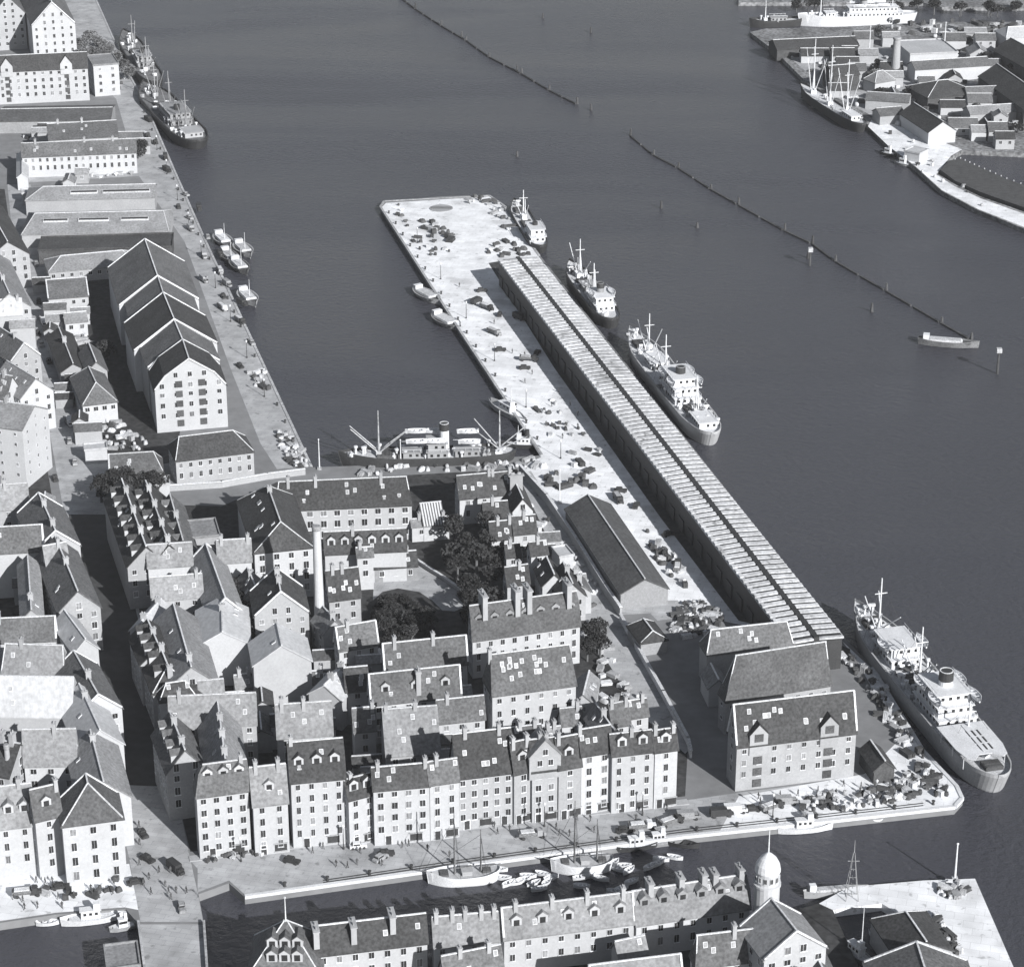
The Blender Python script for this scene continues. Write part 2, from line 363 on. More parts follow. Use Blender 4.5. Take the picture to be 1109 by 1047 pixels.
def gable_bay(H5, u, bw, z0, z1, ap, m='ww', rm='rd', proud=.3, depth=5, wins=(), name='gable_bay', holes=None, ws=(1.2, 1.5)):
    root, rf, L, w, fs, rza = H5
    o = obj(name, None, root, (u, fs * (w + proud), 0), 0 if fs < 0 else math.pi)
    b = MB(); k = bw / 2
    b.add([(-k, 0, z0), (k, 0, z0), (k, 0, z1), (0, 0, ap), (-k, 0, z1), (-k, depth, z0), (k, depth, z0), (k, depth, z1), (0, depth, ap), (-k, depth, z1)],
          [(0, 1, 2, 3, 4), (9, 8, 7, 6, 5), (0, 5, 6, 1), (1, 6, 7, 2), (2, 7, 8, 3), (3, 8, 9, 4), (4, 9, 5, 0)])
    obj('wall', b.mesh('wall', [m]), o)
    b = MB()
    for sg in (-1, 1):
        a_ = [(sg * (k + .25), -.25, z1 - .1), (0, -.25, ap + .08), (0, depth, ap + .08), (sg * (k + .25), depth, z1 - .1)]
        b.add(a_ + [(p[0], p[1], p[2] + .18) for p in a_], [(0, 1, 2, 3), (4, 5, 6, 7), (0, 1, 5, 4), (1, 2, 6, 5), (2, 3, 7, 6), (3, 0, 4, 7)])
    obj('roof', b.mesh('roof', [rm]), o)
    for (x, z) in wins: obj('window', win_mesh('trim'), o, (x, -.01, z), 0, (ws[0], 1, ws[1]))
    return o
# ---------------------------------------------------------------- the setting
def sheet(name, pts, m, dz=0.0, thick=None, top=None):
    ps = [G(p) for p in pts]; b = MB()
    z = LAND + dz
    if thick: b.prism([(p.x, p.y) for p in ps], z - thick, z)
    else: b.add([(p.x, p.y, z) for p in ps], [tuple(range(len(ps)))])
    return struct(obj(name, b.mesh(name, [m])))
def strip(pts, wd, z0, z1, m, name, closed=False):
    b = MB(); ps = [G(p) for p in pts]
    for p, q in zip(ps, ps[1:]):
        d = (q - p); L = d.length; b.box(((p.x + q.x) / 2, (p.y + q.y) / 2, LAND + (z0 + z1) / 2), (L, wd, z1 - z0), 0, math.atan2(d.y, d.x))
    return obj(name, b.mesh(name, [m]))
strip_ = strip
b = MB(); b.add([(-6000, -200, 0), (6000, -200, 0), (6000, 9000, 0), (-6000, 9000, 0)], [(0, 1, 2, 3)])
struct(obj('water', b.mesh('water', ['water'])))
b = MB(); b.add([(-6000, -200, -6), (6000, -200, -6), (6000, 9000, -6), (-6000, 9000, -6)], [(0, 1, 2, 3)])
struct(obj('harbour_bed', b.mesh('harbour_bed', ['dark'])))
MAIN = [(-260, -80), (90, -80), (104, 0), (141, 83), (155, 108), (222, 260), (338, 506), (450, 502), (520, 497), (588, 493),
        (500, 361), (412, 224), (416, 218), (478, 213), (530, 211), (546, 222), (585, 277), (914, 690), (945, 722), (1000, 812),
        (1036, 850), (1043, 864), (1034, 874), (890, 890), (740, 906), (500, 938), (265, 971), (248, 956), (215, 968), (221, 1000), (150, 1000), (136, 984), (60, 990), (-20, 1002), (-260, 1035)]
sheet('land', MAIN, 'road', 0, 5)
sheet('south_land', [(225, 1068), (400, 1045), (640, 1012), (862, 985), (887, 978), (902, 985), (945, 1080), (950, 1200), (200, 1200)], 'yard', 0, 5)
sheet('south_quay', [(887, 978), (919, 960), (1000, 953), (1056, 951), (1110, 1075), (1150, 1200), (1022, 1200), (1010, 1080), (975, 990), (955, 978), (902, 985)], 'pier', 0, 5)
sheet('east_land', [(812, 35), (840, 56), (868, 84), (900, 118), (940, 135), (965, 160), (990, 180), (1020, 207), (1060, 228), (1160, 268), (1160, 247), (1062, 213), (1035, 200),
                    (1015, 188), (1030, 170), (1042, 163), (1400, 180), (1400, 24), (1010, 24), (900, 30), (830, 31)], 'dirt', 0, 4)
sheet('far_shore', [(800, 3), (1000, 3), (1020, 8), (1500, 8), (1500, -70), (800, -70)], 'dirt', 0, 4)
# surface sheets, each a few millimetres above the last
sheet('pier_paving', [(586, 495), (413, 225), (418, 220), (530, 213), (545, 224), (584, 279), (913, 692), (880, 700), (800, 676), (735, 662), (652, 642), (560, 512), (575, 500)], 'pier', .012)
sheet('harbour_quay_paving', [(60, -80), (89, -80), (103, 0), (140, 84), (154, 109), (221, 261), (336, 505), (300, 508), (282, 480), (250, 400), (200, 262), (150, 190), (126, 108), (60, 30)], 'pave', .012)
sheet('promenade_paving', [(201, 927), (310, 915), (500, 893), (745, 866), (800, 858), (930, 842), (985, 822), (928, 715), (912, 694), (944, 724), (998, 812), (1034, 851), (1040, 864), (1032, 872), (890, 888), (740, 904), (500, 936), (266, 969), (248, 953), (214, 966), (214, 940)], 'pave', .012)
sheet('corner_quay_paving', [(936, 838), (975, 800), (928, 715), (912, 694), (944, 724), (998, 812), (1034, 851), (1040, 864), (1032, 872), (890, 888), (780, 899), (800, 862)], 'pier', .024)
sheet('west_quay_paving', [(-200, 985), (0, 950), (140, 935), (150, 985), (135, 982), (60, 988), (-20, 1000), (-200, 1024)], 'pier', .012)
sheet('west_street', [(8, 200), (33, 200), (62, 290), (80, 370), (110, 470), (122, 520), (205, 925), (214, 966), (220, 998), (152, 998), (140, 930), (110, 800), (70, 560), (38, 380), (12, 240)], 'pave', .024)
sheet('shade_asphalt_street', [(74, 557), (118, 557), (142, 640), (168, 745), (190, 852), (139, 850), (118, 775), (96, 660)], 'shade_asph', .036)  # dark asphalt tone put here to deepen the street's shade
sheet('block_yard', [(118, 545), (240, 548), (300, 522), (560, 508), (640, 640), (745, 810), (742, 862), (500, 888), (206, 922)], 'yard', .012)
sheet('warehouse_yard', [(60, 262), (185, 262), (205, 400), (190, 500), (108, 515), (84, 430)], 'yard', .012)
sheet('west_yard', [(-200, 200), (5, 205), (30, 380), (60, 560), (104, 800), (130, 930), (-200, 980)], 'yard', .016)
sheet('lane_paving', [(560, 512), (575, 510), (655, 640), (700, 720), (748, 810), (742, 816), (690, 770), (645, 695), (620, 640)], 'pave', .024)
sheet('east_quay_paving', [(940, 137), (963, 159), (990, 179), (1020, 206), (1060, 227), (1160, 266), (1160, 250), (1062, 215), (1034, 202), (1014, 189), (1030, 169), (1042, 162), (1010, 150), (985, 140), (945, 128)], 'pier', .012)
sheet('hall_shade_strip', [(529, 285), (541, 283), (560, 300), (862, 686), (800, 672), (715, 560), (600, 398)], 'yard', .024)  # hall's shade on the pier deck, painted as a dark ground strip
struct(strip_([(536, 290), (700, 505), (826, 676)], .35, .02, .2, 'wood', 'rail_track'))  # rail added along the painted shade strip
sheet('ramp_road', [(653, 643), (663, 638), (680, 652), (734, 650), (744, 668), (712, 672), (704, 664), (671, 666), (656, 656)], 'pave', .036)
sheet('works_yard', [(850, 58), (880, 52), (985, 52), (1000, 62), (985, 72), (1000, 90), (985, 118), (945, 126), (905, 105), (880, 84)], 'pave', .012)
sheet('north_yard', [(20, 168), (150, 172), (165, 190), (30, 198)], 'pave', .024)
# quay coping stones and rail tracks along the promenade
struct(strip([(265, 970), (500, 937), (740, 905), (890, 889), (1034, 873), (1042, 864), (1036, 851), (1000, 813), (945, 723)], .9, -.5, .2, 'white', 'quay_kerb'))
struct(strip([(104, 0), (141, 83), (155, 108), (222, 260), (337, 505)], .8, -.5, .18, 'quay', 'harbour_kerb'))
struct(strip([(587, 493), (500, 361), (412, 224), (416, 218), (530, 212), (546, 223), (584, 277)], .8, -.5, .18, 'quay', 'pier_kerb'))
struct(strip([(350, 955.5), (500, 933.5), (740, 900.5), (890, 884.5), (1000, 872)], .35, 0, .06, 'dark', 'rail_track'))
struct(strip([(350, 953), (500, 931), (740, 898), (890, 882), (1000, 869.5)], .35, 0, .06, 'dark', 'rail_track'))
struct(strip([(205, 930), (310, 917), (500, 896), (745, 868)], 2.2, 0, .15, 'wl', 'pavement'))
# road bridge at the head of the canal
rt = obj('road_bridge', None, None, G((185, 1024))); tag(rt, 'wide stone road bridge crossing the canal at the lower left corner', 'bridge')
b = MB(); ps = [G(p) - rt.location for p in ((150, 1000.6), (221, 1000.6), (226, 1075), (160, 1075))]; b.prism([(p.x, p.y) for p in ps], -1.3, .0); obj('bridge_deck', b.mesh('bridge_deck', ['pave']), rt)
for i in ((1, 2), (3, 0)):
    p, q = ps[i[0]], ps[i[1]]; d = q - p; b = MB(); b.box(((p.x + q.x) / 2, (p.y + q.y) / 2, .55), (d.length, .5, 1.1), 0, math.atan2(d.y, d.x)); obj('parapet', b.mesh('parapet', ['quay']), rt)

# ---------------------------------------------------------------- buildings: ridge ends and eave as the photo shows them, heights in metres
h = house
# --- canal front row, left to right
h('pale hipped corner house at the left end of the canal front row', (220, 829), (266, 823), (202, 862), 15.5, 6, 'rm', 'ww', (1, 0), dorm=3, ch=(.9,), mans=(.45, .75), back=0)
h('narrow pale canal front house with a small pointed gable, second from the left end', (272, 832), (307, 828), (274, 872), 12.5, 7.5, 'rl', 'ww', ch=(.15, .8), dorm=1)
h('taller white canal front house with three dormers in a dark roof', (313, 805), (369, 800), (311, 847), 16.5, 7, 'rd', 'ww', dorm=3, mans=(.5, .62), ch=(.05,), sky=3, bay=2.4)
h('low canal front house with a band of attic windows, beside the tall three dormer house', (374, 845), (401, 838), (374, 862), 12, 3.5, 'rd', 'ww', dorm=2, ch=(.2,))
h('dark roofed white canal front house left of the pair with the light roof', (404, 832), (462, 827), (405, 852), 14.0, 4, 'rd', 'ww', ch=(.1, .95), bay=2.6)
h('white canal front house with a low light roof, next to the big dark roofed house', (464, 826), (493, 822), (465, 846), 14.2, 4, 'rm', 'ww', ch=(.3,), bay=2.6)
h('big dark roofed canal front house with rows of tall windows and pilasters', (492, 796), (551, 789), (498, 842), 13.2, 8.5, 'rd', 'wl', ch=((.2, .0), (.8, 0)), sky=6, bay=2.1, ws=(1.1, 2.2), frame='white')
h('dark roofed canal front house with one dormer left of the pale gable house', (554, 805), (572, 801), (560, 836), 13, 6.3, 'rd', 'wl', sky=2, dorm=1, bay=2.1, ws=(1.1, 2.2), frame='white')
PG = h('canal front house with a broad pale gable rising through its dark roof', (575, 802), (600, 799), (586, 834), 13, 6.3, 'rd', 'wl', bay=2.1, ws=(1.1, 2.2), frame='white')
h('dark roofed canal front house with a dormer right of the pale gable house', (603, 800), (625, 796), (608, 831), 13, 6.3, 'rd', 'wl', dorm=1, ch=(.1,), bay=2.1, ws=(1.1, 2.2), frame='white')
h('long white canal front house with faint window rows under a short dark roof', (628, 791), (659, 786), (629, 817), 15.2, 5, 'rd', 'ww', sky=3, ch=(.02,), bay=2.3)
h('white canal front house with two pale dormers, second from the right end of the row', (662, 796), (705, 791), (663, 813), 14.8, 3.8, 'rd', 'ww', dorm=2, ch=(.5,), bay=2.3)
h('white end house of the canal front row beside the shaded side street', (708, 792), (730, 789), (709, 808), 14.6, 3.8, 'rd', 'ww', dorm=1, ch=(.1, .9), bay=2.3)
# broad gable on the pale gable house
# --- behind the canal front
h('large pale grey roofed rear house behind the left end of the canal front', (184, 755), (275, 751), (186, 783), 12, 6.5, 'rl', 'wl', (0, 0), ch=(.12,))
h('pale rear wing running down from the large pale grey roofed rear house', (236, 762), (244, 822), 4.5, 12, 5, 'rl', 'wl', ch=(.3, .6, .9))
h('bright white rear house with a broad gable facing the canal, by a black shadowed yard', (305, 699), (300, 676), 6.8, 11.5, 4.6, 'rw', 'ww', win=None)
h('small white rear house with slanting white roof, right of the bright white gable', (372, 722), (352, 742), 4.2, 8, 3, 'rw', 'ww', win=None)
h('low shed roofed outhouse in the angle between two bright white gables', (333, 728), (356, 726), (334, 738), 5, 2, 'rm', 'ww')
h('pale roofed rear house directly behind the three dormer canal house', (300, 764), (357, 760), (304, 797), 11, 7, 'rl', 'wl', ch=(.1, .5), sky=3)
h('small mid grey roofed rear cottage left of the wide pale roof', (383, 768), (404, 766), (384, 789), 8.5, 4.5, 'rm', 'ww', ch=(.9,))
h('dark roofed rear cottage with white walls above the small mid grey one', (374, 724), (396, 722), (375, 748), 9, 4.5, 'rd', 'ww')
h('wide pale roofed rear house behind the low canal front houses', (416, 769), (471, 765), (420, 818), 10, 8, 'rl', 'wl', sky=4, ch=(.05, .6))
h('rear house with two small white gabled dormers and a tall stack between them', (401, 731), (496, 721), (409, 762), 10.5, 6.5, 'rm', 'ww', dorm=3, ch=((.53, .6),), chs=(1.1, 1.6, 4.5), rake=True)
h('rear house with white end wall and a long plain mid grey roof', (416, 698), (503, 689), (418, 725), 11, 6, 'rm', 'ww', rake=True)
h('mid grey roofed rear wing over a white wall, behind the big dark canal roof', (474, 759), (522, 754), (475, 780), 9, 4.5, 'rm', 'ww')
h('large storehouse with a raised ridge and dotted roof lights in the rear courts', (531, 710), (616, 699), (538, 752), 13.5, 8, 'rm', 'ww', (.15, .15), sky=16, mans=(.75, .78), ch=(.02,), fl=3.4, bay=3.0)
h('long mansard roofed house with tall white chimney slabs, behind the large storehouse', (509, 657), (624, 641), (513, 689), 10.5, 8, 'rm', 'ww', (0, .2), dorm=7, mans=(.5, .72), ch=(.12, .42, .53, .9), chs=(1.2, 4.0, 3.0), dface='wg')
h('small pale outhouse in front of the large storehouse, left one of two', (590, 789), (605, 787), (591, 799), 5, 2.5, 'rl', 'ww')
h('small pale outhouse in front of the large storehouse, right one of two', (608, 768), (628, 766), (609, 782), 6, 3, 'rm', 'ww')
h('low pale wall roofed annex between the large storehouse and the canal front roofs', (552, 789), (584, 785), (553, 797), 6, 2.5, 'rm', 'ww')
h('white side house wedged between the large storehouse and the dark triangular court', (638, 728), (632, 752), 2.4, 8, 2, 'rl', 'ww')
h('mid grey roofed house between the dark triangular court and the canal front', (661, 763), (678, 760), (664, 784), 9, 4.5, 'rm', 'ww', ch=(.1, .9))
h('white walled house with a small grey roof by the lane end', (680, 760), (698, 757), (682, 773), 8, 3, 'rm', 'ww', ch=(.8,))
h('slanting pale gabled wing left of the mid grey roof by the dark court', (646, 764), (664, 790), 2.6, 8, 3, 'rl', 'ww', win=None)
# --- upper middle of the block
h('long white house with a row of tall windows under a dark hipped roof', (302, 523), (440, 517), (325, 548), 10.5, 7, 'rd', 'ww', (.6, .6), sky=8, ch=(.1, .3, .78), bay=3.4, ws=(1.5, 2.2))
h('dark roofed wing with white end walls running down from the long white house', (290, 527), (304, 566), 7.5, 14, 6, 'rd', 'ww', (.8, .5), sky=9, bay=3.4, ws=(1.3, 2.0))
h('tall narrow white walled house beside the factory chimney', (322, 577), (344, 575), (322, 583), 11, 1.5, 'rd', 'ww', bay=4)
h('low attic house with dormers in front of the long white house', (352, 577), (438, 573), (353, 597), 9, 5, 'rd', 'ww', dorm=6, ch=(.35,), win=None)
h('white cross wall house with two dark windows left of the driveway', (387, 594), (402, 593), (388, 599), 9.5, 1.5, 'rm', 'ww', bay=4)
h('long low white house joining the factory chimney to the cross wall house', (351, 597), (386, 595), (352, 601), 6.5, 1, 'rm', 'ww', win=None)
h('striped glazed greenhouse roof beside the end of the long white house', (456, 546), (476, 544), (462, 568), 5, 4, 'rg', 'ww', win=None, name='greenhouse', cat='greenhouse')
h('low dark shed at the head of the curved driveway', (405, 600), (449, 597), (405, 616), 4, 2.5, 'rd', 'wg')
h('white outbuilding below the striped glazed roof', (446, 563), (484, 560), (448, 567), 4.5, 1.2, 'rl', 'ww', bay=4)
h('dark roofed house with a mottled roof at the head of the tree garden', (496, 516), (530, 513), (494, 540), 8, 5, 'rd', 'ww', sky=4, ch=(.95,))
h('dark cottage with two chimneys at the top of the lane', (533, 513), (553, 511), (534, 536), 7.5, 5, 'rd', 'ww', ch=(.05, .9))
h('narrow dark cottage with a long white chimney slab beside the lane', (556, 518), (566, 540), 2.8, 7, 3.5, 'rd', 'ww', ch=(.3,), chs=(1.2, 3.5, 2.5))
h('small dark cottage with one lit white wall right of the tree garden', (524, 545), (548, 543), (525, 556), 6, 3.5, 'rd', 'ww', sky=1)
h('dark roofed garden house over an angled white wall', (531, 566), (552, 564), (532, 582), 6, 4, 'rd', 'ww')
h('small dark roofed house between the garden houses and the lane', (556, 560), (578, 558), (557, 575), 7, 4, 'rd', 'ww', ch=(.5,))
h('tiny dark cottage with a white front near the middle of the lane side', (548, 590), (561, 589), (549, 598), 6, 2.5, 'rd', 'ww')
h('dark roofed cottage with a tall white front wall near the lane', (574, 588), (590, 586), (575, 597), 9, 2.5, 'rd', 'ww', ch=(.5,))
h('dark lane side cottage with a stepped white wall', (592, 604), (600, 622), 3.0, 7, 3, 'rd', 'ww')
h('low dark cottage in front of the stepped white wall', (548, 615), (570, 612), (549, 630), 6, 4, 'rd', 'wl')
h('small flat white roofed lane side house by the pier boundary wall', (603, 596), (616, 594), 3, 6, .8, 'rw', 'ww', flat=True, win=None)
h('white lane side gatehouse near the end of the dark transit shed', (622, 620), (630, 634), 2.5, 6, 2, 'rm', 'ww')
h('grey roofed lane side cottage behind the chimney slab house', (610, 610), (620, 632), 3.4, 7, 3.5, 'rd', 'wl')
# --- garden houses and yards at the middle left of the block
h('dark mottled roof house with white speckled dormers along the street, left one of a pair', (132, 520), (158, 592), 5.0, 12, 5, 'rd', 'wl', dorm=7, sky=10, ch=(.2, .5, .8))
h('dark mottled roof house with white speckled dormers, right one of a pair', (158, 522), (183, 590), 4.8, 12, 5, 'rd', 'wl', dorm=6, sky=10, ch=(.15, .4, .7, .95))
h('narrow dark mottled roof house between the speckled pair and the black court', (184, 536), (198, 585), 3.6, 11, 4, 'rm', 'wl', dorm=4, ch=(.5,))
h('flat light grey roofed house beside the black court', (203, 571), (234, 568), (203, 584), 11, 1, 'rl', 'wl', flat=True, win=None)
h('pale roofed house whose roof slopes towards a small shadowed court', (160, 591), (206, 588), (163, 612), 12, 5, 'rl', 'ww', win=None)
h('pale roofed house right of the long mid grey sloping roof', (236, 586), (270, 584), (238, 606), 12, 5, 'rl', 'ww', win=None)
h('long mid grey roofed wing sloping down between two pale roofs', (223, 590), (244, 648), 4.4, 11, 4.5, 'rl', 'wl', win=None, rake=True)
h('pale ridged house with a white ridge line across the middle of the courts', (164, 626), (217, 622), (166, 646), 11, 5, 'rl', 'ww', ch=(.9,))
h('short white roofed lean-to house pointing at the shaded street', (174, 650), (153, 674), 3.0, 10, 2.5, 'rw', 'ww', win=None)
h('bright white roofed house with a dark seam down its middle', (240, 647), (241, 684), 6.3, 11, 3.5, 'rw', 'ww', win=None)
h('long pale roofed wing with weathered slope beside the dark garden', (188, 655), (207, 722), 6.0, 11, 5, 'rl', 'wl', sky=4, ch=(.9,))
h('dark roofed street side house below the lean-to', (160, 672), (172, 700), 4.6, 11, 4, 'rd', 'wl', dorm=3)
h('dark hipped street side house with white eaves', (174, 702), (182, 722), 4.6, 10, 4, 'rd', 'wl', (1, 1), dorm=2)
h('small dark hipped house with a pale edge right of the street side pair', (198, 722), (206, 735), 3.6, 9, 3.5, 'rd', 'ww', (1, 1))
h('pale little house with two dark windows behind the large pale grey roof', (216, 738), (240, 736), (217, 750), 9, 3, 'rl', 'ww', bay=2.2)
h('street side house with a rounded pale roof edge above the large grey roof', (180, 741), (200, 738), (181, 752), 10, 3, 'rd', 'ww', (1, 1))
h('mottled street side house at the foot of the shaded street', (184, 772), (200, 812), 4.2, 12, 5, 'rm', 'wl', dorm=4, ch=(.3, .8))
h('gabled house with bright left slope and an apex facing the canal', (304, 641), (299, 616), 6.6, 12, 6, 'rd', 'wl', rake=True, ws=(1.2, 1.8), bay=2.6)
h('mid grey roofed house with a white ridge line right of the factory chimney', (365, 680), (405, 673), (372, 702), 9, 5, 'rm', 'ww', rake=True)
h('dark mottled roof house at the foot of the factory chimney', (354, 619), (386, 615), (357, 650), 9, 6.5, 'rd', 'wl', sky=6, ch=(.2, .5))
h('small mid grey house with slanting pale side below the factory chimney', (350, 658), (362, 672), 3, 8, 3, 'rl', 'wl')
h('small house in the dark garden with white glinting walls', (268, 616), (276, 634), 3.2, 9, 3.5, 'rm', 'ww')
h('little glazed outhouse at the foot of the dark garden', (255, 732), (272, 730), (256, 745), 4, 2, 'rl', 'ww')
# --- quay warehouses, top left
h('white gabled warehouse cut by the top edge of the photo', (56, 3), (32, -50), (31, 20), 17, 10, 'rm', 'ww', win='auto', bay=3.4, fl=3.4, rake=True, name='warehouse', cat='warehouse', ch=(.95,))
h('dark roofed block at the top left corner beside the white gable', (8, -4), (-16, -54), (28, 16), 17, 8, 'rm', 'wl', name='warehouse', cat='warehouse')
A2 = h('long white warehouse with two gabled hoist bays near the top left', (-40, 63), (93, 57), (0, 75), 14.5, 6, 'rd', 'ww', name='warehouse', cat='warehouse', bay=3.2, fl=3.0)
h('plain pale flat roofed end block of the long white warehouse', (98, 64), (124, 62), (99, 72), 13.5, 1, 'rl', 'ww', flat=True, bay=4, name='warehouse', cat='warehouse')
h('low double shed with two long dark roofs and a pale line between them', (2, 119), (121, 117), (2, 132), 5, 2.0, 'rs', 'wg', win=None, name='storage_shed', cat='shed')
h('dark roofed quay house with a white ridge line, behind the house with white dormers', (52, 135), (125, 131), (52, 152), 9, 4, 'rm', 'wl', ch=(.15, .5), sky=3, name='quay_house')
h('dark roofed quay house with chimneys and a white windowed front', (24, 156), (146, 151), (25, 170), 8.5, 4, 'rm', 'ww', ch=(.12, .55, .8), sky=6, name='quay_house', bay=2.6)
h('L shaped white outbuilding at the street side of the quay houses', (24, 164), (24, 188), 2.0, 5, 1.5, 'rw', 'ww', win=None, name='outbuilding', cat='outbuilding')
h('long low pale roofed shed with narrow roof lights, farther one of a pair', (47, 203), (168, 200), (44, 217), 6, 2.6, 'rl', 'wl', (.8, 0), win=None, strips=[(.45, 10, .45), (.72, 12, .45), (.9, 6, .45)], name='storage_shed', cat='shed')
h('long low pale roofed shed with narrow roof lights, nearer one of a pair', (38, 232), (177, 229), (40, 254), 5, 3.6, 'rl', 'wl', (.3, .2), win=None, strips=[(.22, 9, .6), (.48, 11, .6), (.76, 10, .6)], name='storage_shed', cat='shed')
h('small white roofed shed at the left end of the pale sheds', (24, 206), (52, 204), 2.5, 4, .8, 'rw', 'ww', flat=True, win=None, name='outbuilding', cat='outbuilding')
h('dark flat roofed yard building below the long pale sheds', (44, 262), (186, 258), (45, 272), 5, 1, 'rd', 'wd', flat=True, win=None, name='storage_shed', cat='shed')
h('light grey hipped roof house in the warehouse yard', (66, 278), (132, 272), (52, 295), 4.5, 3, 'rl', 'wl', (.8, .8), name='yard_house')
h('mid grey roofed yard house with a white side wall', (51, 304), (92, 301), (53, 324), 5.5, 3.2, 'rm', 'ww', rake=True, name='yard_house')
h('small white washed yard sheds cluster house with bright walls', (70, 340), (92, 338), (71, 350), 5, 2, 'rl', 'ww', name='yard_house')
h('dark grey street house beside the warehouse yard', (64, 356), (79, 394), 4.0, 4.5, 2.5, 'rd', 'wl', ch=(.4,), name='yard_house')
h('small curved roof house between the street house and the black yard', (96, 372), (104, 392), 3.2, 6, 3, 'rm', 'wl', name='yard_house')
h('hipped roof house with a columned white front facing the camera', (96, 398), (104, 415), (128, 437), 6.5, 4.5, 'rm', 'ww', (.9, 1), name='yard_house', bay=2.2)
h('narrow white roofed outbuilding below the columned front', (92, 482), (114, 480), 2.2, 4, 1, 'rw', 'ww', flat=True, win=None, name='outbuilding', cat='outbuilding')
h('dark roofed house with white end rakes at the foot of the warehouse yard', (118, 493), (166, 490), (106, 515), 4.5, 4, 'rm', 'ww', (0, .5), rake=True, sky=3, name='yard_house')
# the big stepped warehouse: five sections in one line
WH = 'warehouse sections joined in one line on the left quay'
S1 = h('nearest section of the stepped quay warehouse, with the tall white windowed gable', (204.5, 389), (198, 369), (167, 421), 13.5, 9, 'rd', 'ww', mans=(.3, .45), name='warehouse', cat='warehouse', rake=True, bay=3.6, fl=3.3, ws=(1.5, 1.7))
h('second section of the stepped quay warehouse, narrower, behind the white gable', (197.5, 368), (189, 348), 10.9, 14.2, 7.9, 'rm', 'wl', name='warehouse', cat='warehouse', rake=True)
h('middle section of the stepped quay warehouse with white gable shoulders', (188.5, 346), (177, 318), 12.8, 13.5, 9, 'rd', 'ww', name='warehouse', cat='warehouse', rake=True, win=None)
h('fourth section of the stepped quay warehouse, a narrower roof between white rakes', (176.5, 317), (171, 300), 10.9, 14.2, 7.9, 'rm', 'wl', name='warehouse', cat='warehouse', rake=True)
h('farthest section of the stepped quay warehouse', (170.5, 299), (157, 260), 12.8, 13.5, 9, 'rm', 'ww', name='warehouse', cat='warehouse', rake=True, win=None)
h('dark hipped roof house with a pale windowed front before the white warehouse gable', (194, 474), (252, 467), (184, 500), 7.5, 4.5, 'rd', 'wl', (.4, .8), name='quay_house', bay=2.6, dorm=0)
h('low pale flat annex left of the house before the white gable', (168, 520), (182, 519), 2.6, 4.5, .6, 'rw', 'ww', flat=True, win=None, name='outbuilding', cat='outbuilding')
# --- west blocks
W = 'houses of the west block'
h('dark house at the far upper end of the west street', (-20, 212), (8, 262), 7, 12, 5, 'rd', 'wl', ch=(.4,))
h('pale house on the west street below the far dark house', (-12, 270), (10, 318), 6.5, 11, 5, 'rl', 'ww', ch=(.7,))
h('house with a bright white roof on the west street', (-10, 326), (22, 324), (-8, 342), 10, 4, 'rw', 'ww', win=None)
h('dark ridged house with pale ridge tiles slanting to the west street', (-8, 350), (26, 372), 5.0, 10, 5, 'rm', 'wl', rake=True)
h('pale curved street front house with a mottled roof', (8, 392), (38, 410), 5.5, 12, 5, 'rl', 'ww', sky=3)
h('white house with small dark gables left of the curved street front', (-26, 402), (12, 408), (-20, 430), 12, 6, 'rm', 'ww', ch=(.4, .8), dorm=2)
h('large pale office building with a high almost blank white front', (-60, 428), (36, 440), (-50, 456), 18, 4, 'rl', 'ww', ch=(.7,), bay=4.4, ws=(.9, 1.2), name='office_building', cat='building')
h('grey roofed house directly below the large pale office building', (-30, 528), (28, 524), (-28, 552), 11, 6, 'rl', 'wl', ch=(.6,))
h('mid grey street side house with a white gable line near the street bend', (42, 535), (60, 575), 6, 12, 5, 'rm', 'ww', rake=True)
h('long mid grey roofed house over a pale blank wall at the left edge', (-40, 574), (44, 569), (-30, 596), 13, 6, 'rm', 'ww', ch=(.1,), win=None, rake=True)
h('pale roofed house whose gable faces the dark courtyard at the left', (48, 592), (70, 588), (50, 612), 13, 5, 'rl', 'ww', win=None)
h('mid grey street side house right of the pale courtyard gable', (60, 582), (84, 640), 5.2, 12, 5, 'rm', 'wl', ch=(.5,))
h('narrow pale courtyard wing left of the shaded court', (30, 602), (34, 660), 2.6, 12, 2.5, 'rl', 'wl', win=None)
h('short bright white roofed house on the west street', (70, 662), (92, 692), 3.0, 12, 3, 'rw', 'ww', win=None)
h('long mid grey roof with a pale ridge crossing the west block', (-30, 672), (58, 668), (-20, 688), 12, 5, 'rm', 'ww', rake=True)
h('pale hipped west block roof with a light ventilator', (6, 698), (68, 700), (10, 730), 12, 6, 'rl', 'ww', (.2, .2), ch=(.3,))
h('mid grey street side house with pale side edge', (80, 706), (106, 752), 5.2, 12, 4.5, 'rm', 'ww', rake=True)
h('broad bright roof filling the lower part of the west block', (-60, 732), (78, 734), (-40, 774), 12, 7, 'rw', 'ww', win=None, sky=3)
h('bright roofed street side house right of the broad bright roof', (86, 742), (108, 790), 5, 12, 4.5, 'rw', 'ww', win=None)
h('pale grey roofed house behind the corner building', (26, 791), (80, 790), (28, 828), 12, 7.5, 'rl', 'ww', ch=(.6,))
h('pale street side house with a bright front slope behind the corner building', (98, 792), (112, 846), 5.5, 12, 4.5, 'rl', 'ww', ch=(.2,), win=None)
h('small dark chimneyed house at the left edge near the quay', (-14, 800), (20, 806), 5.5, 12, 5, 'rd', 'wl', ch=(.5, .8), chs=(1.0, 1.6, 2.5))
CB = h('four storey white corner building with a hipped roof and two tall dormers', (93, 839), (95, 849), (132, 881), 14.5, 5.5, 'rm', 'ww', (0, 1), rake=True, name='corner_building', cat='building', bay=3.0, fl=3.5, ws=(1.5, 2.0), chs=(1.3, 2, 3))
